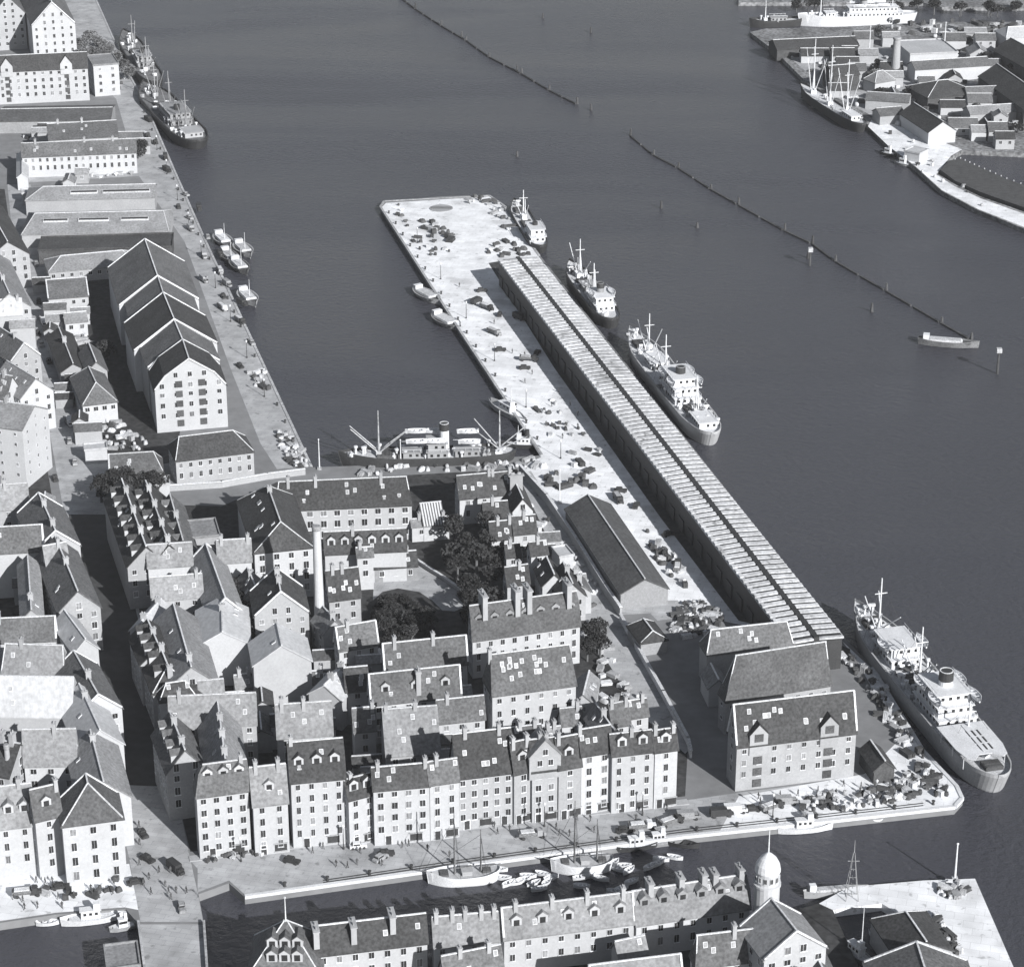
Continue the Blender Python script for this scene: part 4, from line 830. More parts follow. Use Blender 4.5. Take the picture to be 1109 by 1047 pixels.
ship('long white liner lying along the far shore at the top right', (866, 17), (991, 14), 10, 4, 'white', 'deck', blocks=[(.12, .6, .7, 2, 'white'), (.7, .78, .5, 1, 'white')], masts=[(.82, 15, 0), (.2, 14, 0)], funnels=[(.45, 1.8, 10, 'wl')], boats=[(.3, 5.5), (.4, 5.5), (.5, 5.5)], clutter=6)
ship('low dark hulled vessel ahead of the white liner at the top right', (812, 22), (868, 20), 7, 2.4, 'dark', 'deck', blocks=[(.3, .6, .5, 1, 'wl')], masts=[(.7, 10, 0)], clutter=5)
ship('old sailing ship with three tall masts moored at the east shore', (868, 92), (934, 134), 8.5, 3.0, 'dark', 'deck', blocks=[(.1, .25, .5, 1, 'white')], masts=[(.25, 24, 7), (.52, 26, 7), (.8, 24, 6)], clutter=10, name='sailing_ship', cat='sailing ship')
# yards of the sailing ship are part of its rig
# schooners in the canal
def schooner(label, bow, stern, B, mh, shade='white'):
    c, L, rz = base_at(bow, stern, 1.0)
    r_ = tag(obj('sailing_boat', None, None, c, rz), label, 'sailing boat')
    hm, dm, rings = hull_mesh(L, B, 1.7, .8, .42, .34, .8, (shade, 'rw'), .3, .5); obj('hull', hm, r_); dk = obj('deck', dm, r_)
    for x, hh in ((L * .12, mh), (-L * .25, mh * .72)):
        b = MB(); b.tube((x, 0, 1.5), (x, 0, hh), .24, .1, 8); mo = obj('mast', b.mesh('mast', ['wood']), r_)
        b = MB(); b.tube((x - .3, 0, 3.2), (x - L * .28, 0, 3.5), .16, .1); obj('boom', b.mesh('boom', ['wood']), mo)
        b = MB(); 
        for sy in (-1, 1): b.tube((x, 0, hh * .9), (x - 1, sy * B * .45, 2.2), .04, seg=3)
        b.tube((x, 0, hh * .9), (L * .55, 0, 3), .04, seg=3); obj('rigging', b.mesh('rigging', ['dark']), mo)
    b = MB(); b.tube((L * .44, 0, 2.6), (L * .62, 0, 3.5), .18, .1); obj('bowsprit', b.mesh('bowsprit', ['wood']), r_)
    b = MB(); b.box((-L * .05, 0, 2.3), (L * .14, B * .42, 1.0)); b.box((-L * .05, 0, 2.85), (L * .16, B * .48, .1)); obj('deckhouse', b.mesh('deckhouse', ['wl']), r_)
    b = MB(); b.box((L * .27, 0, 2.2), (L * .12, B * .4, .6)); b.box((-L * .33, 0, 2.1), (1.8, 1.6, .8)); obj('hatch', b.mesh('hatch', ['dcargo']), dk)
schooner('white hulled schooner moored at the canal quay, left one of the two', (463, 944), (540, 938), 5.6, 17)
schooner('white hulled schooner moored at the canal quay, right one of the two', (597, 931), (663, 927), 5.2, 17)
boat('white launch moored at the quay below the brick warehouse', (872, 898), 8, 12.5, 3.0, 'cabin', 'white', name='launch', cat='launch')
boat('small white dinghy at the quay right of the white launch', (950, 887), 8, 4.5, 1.7, 'open', 'white', name='dinghy')
boat('white canal boat moored at the left quay beside the bridge', (100, 996), 12, 13, 3.4, 'cabin', 'white', name='launch', cat='launch')
boat('small pale boat behind the canal boat near the bridge', (52, 999), 8, 5, 1.8, 'open', 'white', name='dinghy')
boat('short grey boat between the jetty and the bridge', (134, 1004), 20, 6, 2.2, 'cabin', 'grey', name='launch', cat='launch')
boat('dark work boat moored to the outer canal quay, left one of three', (690, 917), 12, 11, 3.0, 'cabin', 'dark', name='work_boat')
boat('dark work boat moored to the outer canal quay, middle one of three', (714, 912), 10, 9, 2.6, 'cabin', 'grey', name='work_boat')
boat('dark work boat moored to the outer canal quay, right one of three', (738, 914), -15, 8, 2.4, 'open', 'dark', name='work_boat')
RG = 'little white rowing boats clustered in the canal'
for k, (x, y) in enumerate([(545, 950), (551, 956), (560, 955), (567, 952), (572, 948), (584, 962), (588, 946), (592, 955), (597, 950), (629, 950), (637, 948), (645, 949), (630, 959), (651, 951), (664, 934), (668, 940), (675, 937), (681, 942),
                            (704, 938), (711, 935), (716, 930), (731, 928), (673, 962), (666, 965), (684, 954), (541, 941), (578, 956)]):
    boat('little white rowing boat in the clusters floating on the canal', (x, y), rnd.uniform(-40, 60), 3.6, 1.4, 'open', 'white', RG)
for k, (x, y, s) in enumerate([(240, 262, 'farthest'), (247, 280, 'second'), (262, 272, 'third'), (258, 290, 'fourth'), (267, 324, 'nearest')]):
    boat('squat pale barge moored at the left quay, %s of five' % s, (x + 2, y), -66, 16, 6.5, 'barge', 'wood' if k % 2 else 'grey', 'barges moored at the left quay', 'barge', 'barge', 8)
boat('loaded mud barge on the left side of the pier, farther one of two', (463, 322), -56, 17, 6.5, 'barge', 'grey', 'barges on the left side of the pier', 'barge', 'barge')
boat('loaded mud barge on the left side of the pier, nearer one of two', (484, 350), -56, 17, 7, 'barge', 'wood', 'barges on the left side of the pier', 'barge', 'barge')
boat('pale motor vessel at the left side of the pier near the inner basin', (550, 448), -56, 20, 4.4, 'cabin', 'wl', name='motor_vessel', cat='motor boat', mast=9)
boat('long dark barge with a pale rim out in the harbour at the right', (1027, 373), -12, 20, 5.5, 'barge', 'wood', cat='barge', name='barge')
boat('pale work barge moored to the south quay end', (905, 967), 9, 14, 2.6, 'barge', 'wl', cat='barge', name='barge')
boat('white boat lying in the small water slip at the bottom right', (953, 1018), -60, 7, 2.2, 'open', 'white', name='dinghy')
boat('grey sailing boat moored in the small water slip', (928, 1035), -58, 12, 3.2, 'cabin', 'wl', name='yacht', cat='yacht', mast=13)
boat('small dark launch at the east quay', (962, 167), -40, 8, 3, 'cabin', 'dark', name='launch', cat='launch')
boat('small launch just below the dark launch at the east quay', (978, 178), -40, 8, 3, 'cabin', 'grey', name='launch', cat='launch')
ps = [G(p, -.3) for p in [(1018, 187), (1034, 199), (1062, 211.5), (1160, 246), (1160, 222), (1090, 197), (1060, 184), (1040, 175), (1028, 177)]]; o_ = ps[0].copy(); b = MB(); b.prism([(p.x - o_.x, p.y - o_.y) for p in ps], -1.9, 1.2)
r_ = tag(obj('jetty', None, None, o_), 'long dark timber jetty filling the curve inside the east quay', 'jetty'); obj('decking', b.mesh('decking', ['dcargo']), r_)
b = MB()
for i, j in ((3, 4), (4, 5), (5, 6), (6, 7), (7, 8)):
    p, q = ps[i], ps[j]; n_ = int((q - p).length / 4) + 1
    for k in range(n_): t_ = p.lerp(q, k / n_) - o_; b.tube((t_.x, t_.y, -2), (t_.x, t_.y, 1.7), .22, seg=6)
obj('fender_piles', b.mesh('fender_piles', ['quay']), r_)
# channel boom of logs on posts
def boom(label, pts):
    ps = [G(p, -LAND + .4) for p in pts]; b = MB(); o = ps[0]
    for p, q in zip(ps, ps[1:]):
        n = max(1, int((q - p).length / 12)); 
        for i in range(n): a_ = p.lerp(q, i / n) - o; e_ = p.lerp(q, (i + .9) / n) - o; a_.z = e_.z = 0; b.tube(a_, e_, .42, seg=5)
    ob = obj('log_boom', b.mesh('log_boom', ['dcargo']), None, (o.x, o.y, .3)); tag(ob, label, 'boom')
L1 = [(432, -4), (450, 10), (478, 28), (505, 44), (530, 62), (565, 80), (595, 98), (625, 113)]; L2 = [(683, 147), (708, 168), (735, 182), (770, 205), (800, 222), (850, 250), (880, 264), (905, 283), (960, 315), (1020, 350), (1052, 368)]
boom('floating log boom trailing from the top edge of the photo', L1); boom('longer floating log boom crossing the harbour to the dark barge', L2)
pm = MB(); pm.tube((0, 0, -3), (0, 0, 2.6), .38); pm.tube((.7, 0, -3), (.1, 0, 2.3), .3); pm.tube((-.5, .6, -3), (0, 0, 2.3), .3); pme = pm.mesh('mooring_post', ['dcargo'])
for x, y in L1[1:] + L2 + [(500, 40), (560, 78), (640, 120), (716, 226), (755, 247), (875, 280), (944, 338), (588, 20), (640, 36), (560, 170)]:
    c = G((x, y), -LAND); tag(obj('mooring_post', pme, None, c, rnd.random(), (1, 1, rnd.uniform(.8, 1.3))), 'dark timber mooring post standing in open harbour water', 'post', 'mooring posts along the booms')
for (x, y, hh, lb) in [(877, 288, 6, 'tall dark beacon post with a cross arm, centre of the right harbour'), (1080, 405, 8, 'tall dark beacon post near the right edge below the dark barge')]:
    c = G((x, y), -LAND); r_ = tag(obj('beacon_post', None, None, c), lb, 'beacon'); b = MB(); b.tube((0, 0, -3), (0, 0, hh), .45, .3); obj('post', b.mesh('post', ['dcargo']), r_); b = MB(); b.box((0, 0, hh), (1.6, 1.6, 1.4)); obj('topmark', b.mesh('topmark', ['cargo']), r_)

# ---------------------------------------------------------------- trees
def crown_mesh(seed, m, n=900, leaf=.55):
    r = random.Random(seed); b = MB(); lobes = [(r.uniform(-.45, .45), r.uniform(-.45, .45), r.uniform(-.35, .45), r.uniform(.38, .62)) for _ in range(7)]
    for i in range(n):
        lx, ly, lz, lr = r.choice(lobes); th = r.uniform(0, 6.283); cz = r.uniform(-.8, 1); q = lr * r.uniform(.72, 1.08); s = math.sqrt(1 - cz * cz)
        c = Vector((lx + q * s * math.cos(th), ly + q * s * math.sin(th), lz + q * cz * .85)); a = Vector((r.gauss(0, 1), r.gauss(0, 1), r.gauss(0, 1))).normalized(); e = a.orthogonal().normalized(); f = a.cross(e); k = leaf * r.uniform(.1, .22)
        b.add([c + e * k, c + f * k, c - e * k, c - f * k * .8], [(0, 1, 2, 3)])
    me = bpy.data.meshes.new('crown'); me.from_pydata(b.v, [], b.f); me.materials.append(M[m]); return me
CRN = {('leaf', k): crown_mesh(k, 'leaf') for k in range(4)}; CRN.update({('leaf2', k): crown_mesh(k + 9, 'leaf2') for k in range(3)})
def trunk():
    b = MB(); b.tube((0, 0, -.5), (0, 0, .55), .05, .035, 7)
    for a in range(4): b.tube((0, 0, .45), (.28 * math.cos(a * 1.6), .28 * math.sin(a * 1.6), .85), .025, .01, 5)
    return b.mesh('trunk', ['bark'])
TRK = trunk()
def tree(p, r, hh, label, group, kind='leaf'):
    c = G(p); t = tag(obj('tree', None, None, c, rnd.uniform(0, 6)), label, 'tree', group)
    obj('trunk', TRK, t, (0, 0, 0), 0, (hh, hh, hh * .85)); k = rnd.randrange(4 if kind == 'leaf' else 3)
    obj('crown', CRN[(kind, k)], t, (0, 0, hh - r * .8), rnd.uniform(0, 6), (r, r, r * .85))
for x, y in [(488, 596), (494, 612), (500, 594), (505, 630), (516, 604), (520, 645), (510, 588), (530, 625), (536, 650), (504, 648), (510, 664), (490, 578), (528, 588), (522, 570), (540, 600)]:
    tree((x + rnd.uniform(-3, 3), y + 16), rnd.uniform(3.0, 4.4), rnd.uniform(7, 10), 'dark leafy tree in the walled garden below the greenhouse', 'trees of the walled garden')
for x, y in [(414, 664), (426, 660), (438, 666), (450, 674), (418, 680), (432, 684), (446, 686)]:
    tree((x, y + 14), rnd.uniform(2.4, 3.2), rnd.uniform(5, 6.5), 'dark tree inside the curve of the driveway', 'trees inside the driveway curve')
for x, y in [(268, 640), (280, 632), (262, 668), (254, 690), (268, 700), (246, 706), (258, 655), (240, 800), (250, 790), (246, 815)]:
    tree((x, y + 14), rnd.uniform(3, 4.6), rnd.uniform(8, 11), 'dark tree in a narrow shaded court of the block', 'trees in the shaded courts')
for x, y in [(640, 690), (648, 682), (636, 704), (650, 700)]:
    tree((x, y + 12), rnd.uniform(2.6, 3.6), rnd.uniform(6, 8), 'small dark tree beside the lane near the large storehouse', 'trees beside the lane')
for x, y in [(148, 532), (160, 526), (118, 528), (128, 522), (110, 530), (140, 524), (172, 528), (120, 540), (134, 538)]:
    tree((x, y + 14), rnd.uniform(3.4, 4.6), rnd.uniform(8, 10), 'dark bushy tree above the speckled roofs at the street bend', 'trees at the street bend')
for x, y in [(88, 48), (97, 40), (108, 44), (118, 52), (100, 54), (92, 60), (126, 60), (132, 72), (112, 60), (140, 78)]:
    tree((x, y + 8), rnd.uniform(3, 4.4), rnd.uniform(6, 8), 'pale small tree on the quay beside the white gabled warehouse', 'trees on the upper left quay', 'leaf2')
tree((150, 172), 5, 8, 'single round tree on the quay at the end of the chimneyed quay house', None); tree((118, 390), 4, 7, 'round tree beside the curved roof house in the warehouse yard', None)
for k in range(60):
    x = rnd.uniform(835, 1120); y = rnd.choice([rnd.uniform(4, 12), rnd.uniform(34, 62), rnd.uniform(58, 140)])
    if y < 20 and x < 1000 and y > 8: y = 6
    if 20 < y and x < 850 + (y - 30) * 1.0: continue
    if y > 110 and x < 1040: continue
    tree((x, y + 4), rnd.uniform(2.4, 4.2), rnd.uniform(4, 7), 'small scattered tree among the sheds of the east shore', 'trees of the east shore', rnd.choice(['leaf', 'leaf2']))

# ---------------------------------------------------------------- vehicles, cargo, posts, people
def veh(kind, m):
    b = MB(); parts = []
    def P(nm, mats): nonlocal b; parts.append((nm, b.mesh(nm, mats))); b = MB()
    if kind == 'car':
        b.box((0, 0, .65), (4.3, 1.65, .6)); b.box((1.25, 0, .95), (1.5, 1.2, .3)); b.box((-.4, 0, 1.3), (2.1, 1.5, .8), taper=.86); P('body', [m])
        b.box((-.4, 0, 1.3), (2.2, 1.3, .38)); b.box((-.4, 0, 1.3), (1.6, 1.6, .38)); P('windows', ['glass']); wl = [(1.4, .8), (-1.4, .8)]; wr = .36
    elif kind == 'lorry':
        b.box((-.9, 0, 1.15), (4.6, 2.2, .25)); b.box((-.9, 1.05, 1.6), (4.6, .1, .8)); b.box((-.9, -1.05, 1.6), (4.6, .1, .8)); b.box((-3.15, 0, 1.6), (.1, 2.1, .8)); P('bed', ['wood'])
        b.box((2.2, 0, 1.6), (1.4, 2.0, 1.6), taper=.92); b.box((3.3, 0, 1.1), (1.1, 1.3, .8)); P('cab', [m]); b.box((-.9, 0, 1.7), (4.2, 1.9, .9), 0, .02, .8); P('load', ['cargo'])
        wl = [(2.9, .95), (-2.0, .95)]; wr = .48
    else:
        b.box((-.5, 0, 1.55), (4.4, 2.0, 1.9), taper=.97); b.box((2.2, 0, 1.2), (1.2, 1.8, 1.3), taper=.85); b.box((3.0, 0, .9), (.8, 1.3, .7)); P('body', [m]); b.box((2.35, 0, 1.5), (1.1, 1.62, .45)); P('windows', ['glass']); wl = [(2.3, .85), (-1.6, .85)]; wr = .42
    for x, y in wl:
        for s_ in (-1, 1): b.tube((x, s_ * y - .1, wr), (x, s_ * y + .1, wr), wr, seg=10); P('wheel', ['dark'])
    return parts
VEH = {}
def vehicle(p, ang, kind, m, label, group=None):
    k = (kind, m)
    if k not in VEH: VEH[k] = veh(kind, m)
    c = G(p); c.z += .03
    r_ = tag(obj({'car': 'motor_car', 'lorry': 'lorry', 'van': 'delivery_van'}[kind], None, None, c, R_(ang)), label, {'car': 'car', 'lorry': 'lorry', 'van': 'van'}[kind], group)
    r_.scale = (.86, .86, .86)
    for nm, me in VEH[k]: obj(nm, me, r_)
def inpoly(x, y, P):
    r = False; j = len(P) - 1
    for i in range(len(P)):
        if (P[i][1] > y) != (P[j][1] > y) and x < (P[j][0] - P[i][0]) * (y - P[i][1]) / (P[j][1] - P[i][1]) + P[i][0]: r = not r
        j = i
    return r
def scatter(n, poly, fn, mind=3.0):
    xs = [p[0] for p in poly]; ys = [p[1] for p in poly]; done = []; tries = 0
    while len(done) < n and tries < n * 60:
        tries += 1; x, y = rnd.uniform(min(xs), max(xs)), rnd.uniform(min(ys), max(ys))
        if not inpoly(x, y, poly) or any(abs(x - a) < mind * 1.6 and abs(y - c) < mind for a, c in done): continue
        done.append((x, y)); fn((x, y))
# crates, covered heaps, timber stacks
def cm(kind, k, m):
    b = MB(); r = random.Random(k)
    if kind == 'crate':
        b.box((0, 0, .8), (2.0, 1.6, 1.6))
        for x in (-1, 1):
            for y in (-.8, .8): b.box((x * .98, y * .98, .8), (.14, .14, 1.68))
        for z in (.12, 1.5):
            b.box((0, .82, z), (2.1, .08, .14)); b.box((0, -.82, z), (2.1, .08, .14))
    elif kind == 'heap':
        n = 16; vs = [(0, 0, 1.5)]; J = 5; ph = r.uniform(0, 6)
        for j in range(J):
            for i in range(n):
                a = 6.283 * i / n; sq = 1 / max(abs(math.cos(a)), abs(math.sin(a))) ** .6; q = 1.5 * ((j + 1) / J) ** .8 * sq * (1 + .08 * math.sin(3 * a + ph))
                vs.append((q * 1.25 * math.cos(a), q * .8 * math.sin(a), 1.5 * (1 - ((j + 1) / J) ** 3) * (1 + .12 * math.sin(5 * a + ph * 2)) - .02))
        b.add(vs, [(0, 1 + i, 1 + (i + 1) % n) for i in range(n)])
        for j in range(J - 1): b.f += [(1 + j * n + i, 1 + (j + 1) * n + i, 1 + (j + 1) * n + (i + 1) % n, 1 + j * n + (i + 1) % n) for i in range(n)]; b.m += [0] * n
    elif kind == 'timber':
        for j in range(4):
            for i in range(5): b.box((r.uniform(-.15, .15), -1 + .5 * i, .15 + .32 * j), (5.0 + r.uniform(-.4, .4), .42, .28))
    elif kind == 'cart':
        b.box((0, 0, 1.0), (2.6, 1.4, .2)); b.box((0, .68, 1.35), (2.6, .1, .6)); b.box((0, -.68, 1.35), (2.6, .1, .6)); b.box((-.2, 0, 1.4), (1.9, 1.1, .7), taper=.8)
        for y in (-.8, .8): b.tube((0, y - .06, .6), (0, y + .06, .6), .6, seg=10)
        for y in (-.45, .45): b.tube((1.3, y, 1.0), (2.9, y, .9), .07, seg=4)
    else: lathe(b, [(.6, 0), (.78, .5), (.8, .8), (.6, 1.5), (.5, 1.5)], 10)
    return b.mesh({'crate': 'crate', 'heap': 'covered_heap', 'timber': 'timber_stack', 'barrel': 'barrel', 'cart': 'handcart'}[kind], [m])
CG = {}
def cargo(p, kind, m, label, group, s=1.0):
    k = rnd.randrange(4); key = (kind, k, m)
    if key not in CG:
        CG[key] = cm(kind, k, m)
        if kind in ('heap', 'barrel'): CG[key].polygons.foreach_set('use_smooth', [True] * len(CG[key].polygons))
    c = G(p); tag(obj({'crate': 'crate', 'heap': 'covered_heap', 'timber': 'timber_stack', 'barrel': 'barrel', 'cart': 'handcart'}[kind], CG[key], None, c, rnd.uniform(0, 3.1), (s * rnd.uniform(.5, .85), s * rnd.uniform(.5, .85), s * rnd.uniform(.55, .95))),
                  label, {'crate': 'crate', 'heap': 'cargo heap', 'timber': 'timber stack', 'barrel': 'barrel', 'cart': 'handcart'}[kind], group)
def area(nm, poly, n, mind=3.0, s=1.0, dark=.5, kinds=('crate', 'heap', 'timber', 'barrel', 'cart')):
    def f(p):
        k = rnd.choice(kinds); d = rnd.random() < dark; w = {'crate': 'crate', 'heap': 'covered heap', 'timber': 'timber stack', 'barrel': 'barrel', 'cart': 'handcart'}[k]
        cargo(p, k, 'dcargo' if d else 'cargo', ('dark ' if d else 'pale ') + w + ' ' + nm, ('dark ' if d else 'pale ') + {'crate': 'crates', 'heap': 'covered heaps', 'timber': 'timber stacks', 'barrel': 'barrels', 'cart': 'handcarts'}[k] + ' ' + nm, s)
    scatter(n, poly, f, mind)
area('between the striped halls and hipped sheds', [(735, 655), (758, 652), (785, 668), (778, 684), (745, 692), (728, 680)], 60, 2.2, .95, .4)
area('at the harbour corner quay', [(868, 872), (880, 862), (960, 855), (1000, 826), (1028, 850), (1030, 862), (985, 866), (900, 882), (866, 884)], 85, 2.6, .95, .5)
area('along the right hand quay edge', [(912, 700), (922, 712), (945, 728), (975, 780), (998, 815), (985, 825), (955, 775), (930, 735), (910, 715)], 40, 3, 1.0, .45)
area('mid way along the open pier', [(568, 432), (600, 428), (622, 450), (640, 470), (655, 492), (640, 500), (615, 490), (590, 465)], 22, 2.6, .8, .6)
area('beside the dark transit shed', [(690, 560), (700, 575), (735, 610), (745, 640), (728, 630), (705, 600)], 18, 3, 1.1, .8)
area('on the outer pier head', [(418, 222), (440, 217), (440, 240), (470, 262), (500, 275), (452, 280), (445, 262)], 18, 2.4, .9, .7)
area('on the right corner of the pier head', [(500, 214), (532, 213), (545, 226), (560, 248), (548, 250), (530, 228), (505, 222)], 22, 2.2, 1.0, .6)
area('at the far end of the striped halls', [(528, 262), (560, 262), (575, 275), (560, 280), (535, 282), (526, 272)], 16, 2.4, 1.1, .8)
area('on the pier head yard', [(455, 238), (470, 240), (490, 255), (488, 262), (468, 258)], 14, 2.2, 1.3, .9)
area('at the foot of the left quay', [(300, 470), (312, 468), (335, 503), (318, 508), (306, 490)], 34, 2.4, .9, .5)
area('before the steamer in the inner basin', [(370, 510), (440, 505), (520, 500), (585, 497), (590, 508), (500, 510), (400, 515)], 34, 2.4, 1.0, .25)
area('above the dark transit shed', [(590, 520), (630, 500), (650, 520), (640, 532), (600, 536)], 14, 2.8, 1.2, .9)
area('in the lane of garden houses', [(575, 545), (590, 560), (655, 645), (645, 650), (590, 570)], 20, 2.6, .8, .3)
area('on the left quay street by the white gable', [(268, 395), (285, 400), (300, 430), (290, 432), (272, 410)], 10, 3, 1.0, .5)
area('left of the white warehouse gable', [(100, 455), (130, 455), (160, 478), (150, 490), (110, 485)], 30, 2.4, 1.0, .2)
area('in the white shed yard', [(66, 350), (92, 350), (96, 372), (74, 376)], 18, 2.4, 1.0, .2)
area('on the bright south quay', [(990, 985), (1012, 990), (1040, 1030), (1030, 1040), (1005, 1010)], 24, 2.8, .9, .6)
area('at the south quay corner', [(1008, 956), (1040, 955), (1048, 968), (1030, 974), (1010, 966)], 16, 2.6, .8, .4)
area('beside the upper left quay ships', [(100, 60), (130, 62), (140, 88), (128, 100), (105, 80)], 22, 2.4, 1.1, .3)
area('in the east shore yards', [(900, 60), (1100, 40), (1100, 150), (1010, 140), (960, 140), (920, 110), (880, 75)], 150, 3, 1.6, .45)
area('near the white liner', [(960, 24), (1105, 24), (1105, 60), (1030, 44), (960, 40)], 60, 3, 1.6, .5)
area('on the narrow east quay', [(945, 130), (985, 142), (1060, 218), (1100, 236), (1060, 222), (1010, 196), (960, 155)], 16, 2.4, 1.0, .4)
area('between the upper quay houses', [(60, 176), (150, 172), (150, 190), (60, 194)], 34, 2.4, 1.1, .15)
area('before the leftmost canal houses', [(215, 925), (290, 910), (295, 922), (225, 938)], 26, 2.4, .75, .75)
area('on the left quay by the corner building', [(20, 960), (120, 945), (135, 965), (40, 982)], 16, 3, .8, .8)
for nm, poly, n in [('in the courts behind the canal front', [(270, 740), (420, 700), (500, 700), (520, 780), (400, 830), (300, 800)], 40), ('in the courts beside the lane', [(560, 530), (600, 590), (640, 650), (700, 760), (650, 760), (600, 640), (550, 560)], 50),
                    ('in the yards of the upper west block', [(0, 240), (12, 250), (30, 400), (38, 420), (0, 420)], 26), ('in the courts of the west block', [(0, 600), (60, 620), (90, 760), (40, 840), (0, 850)], 30),
                    ('in the courts by the shaded street', [(200, 560), (280, 600), (260, 720), (180, 760), (170, 640)], 34), ('in the yard above the black warehouse court', [(44, 264), (180, 262), (150, 275), (60, 280)], 12),
                    ('behind the quay houses with chimneys', [(26, 133), (48, 133), (52, 152), (24, 152)], 14), ('on the works slipway of the east shore', [(850, 58), (890, 52), (930, 60), (945, 80), (900, 90), (880, 80)], 40)]:
    area(nm, poly, n, 2.4, .95, .25)
def free(p, r):
    for q in HOUSES:
        d = p - q[4]; u = d.dot(q[5]); v = d.dot(Vector((-q[5].y, q[5].x, 0)))
        if abs(u) < q[6] / 2 + r and abs(v) < q[7] + r: return False
    return True
def sheds(n, poly, lb, w0, w1, h0, h1, ang, mind, nm='outbuilding', roofs=('rd', 'rm', 'rl')):
    def f(p):
        c_ = G(p, h1); c_.z = LAND; w = rnd.uniform(w0, w1)
        if not free(c_, w * 1.2): return
        a_ = R_(ang + rnd.choice([0, 0, 90])); l_ = w * rnd.uniform(.8, 1.8); d = Vector((math.cos(a_), math.sin(a_), 0)) * l_
        def P(v):
            dd = v - cam.location; f_ = dd.y * math.cos(PITCH) - dd.z * math.sin(PITCH); up = dd.y * math.sin(PITCH) + dd.z * math.cos(PITCH); return (W_ / 2 + FPX * dd.x / f_, H_ / 2 - FPX * up / f_)
        hh = rnd.uniform(h0, h1); rh = w * .6; q = Vector((0, 0, hh + rh))
        house(lb, P(c_ - d + q), P(c_ + d + q), w, hh, rh, rnd.choice(roofs), rnd.choice(['ww', 'wl', 'wl']), name=nm, cat='outbuilding', group=lb + 's', win=None if rnd.random() < .6 else 'auto')
    scatter(n, poly, f, mind)
sheds(46, [(560, 530), (600, 590), (640, 640), (600, 640), (560, 620), (540, 580)], 'small outbuilding in the courts beside the lane', 1.6, 2.6, 3, 5, 8, 4)
sheds(60, [(250, 720), (420, 680), (510, 700), (530, 790), (400, 840), (300, 830)], 'small outbuilding in the courts behind the canal row', 1.5, 2.4, 3.5, 7, 8, 4)
sheds(40, [(180, 600), (290, 600), (270, 760), (190, 760)], 'small outbuilding in the courts by the shaded street', 1.5, 2.4, 4, 8, 8, 4)
sheds(50, [(-10, 220), (10, 240), (36, 420), (60, 600), (100, 780), (60, 860), (-10, 860)], 'small outbuilding in the west blocks', 1.6, 2.6, 4, 8, 8, 4)
sheds(30, [(44, 300), (100, 330), (110, 470), (90, 480), (60, 400)], 'small outbuilding in the warehouse yard', 1.5, 2.5, 3, 5, 8, 4)
sheds(90, [(850, 50), (900, 36), (1109, 30), (1109, 150), (1010, 140), (960, 120), (900, 95)], 'small works shed on the east shore', 2.4, 4.5, 3, 5, 0, 5, 'works_shed')
sheds(24, [(20, 110), (50, 110), (150, 150), (150, 195), (30, 195)], 'small outbuilding among the quay houses', 1.8, 3, 3, 4.5, 3, 4)
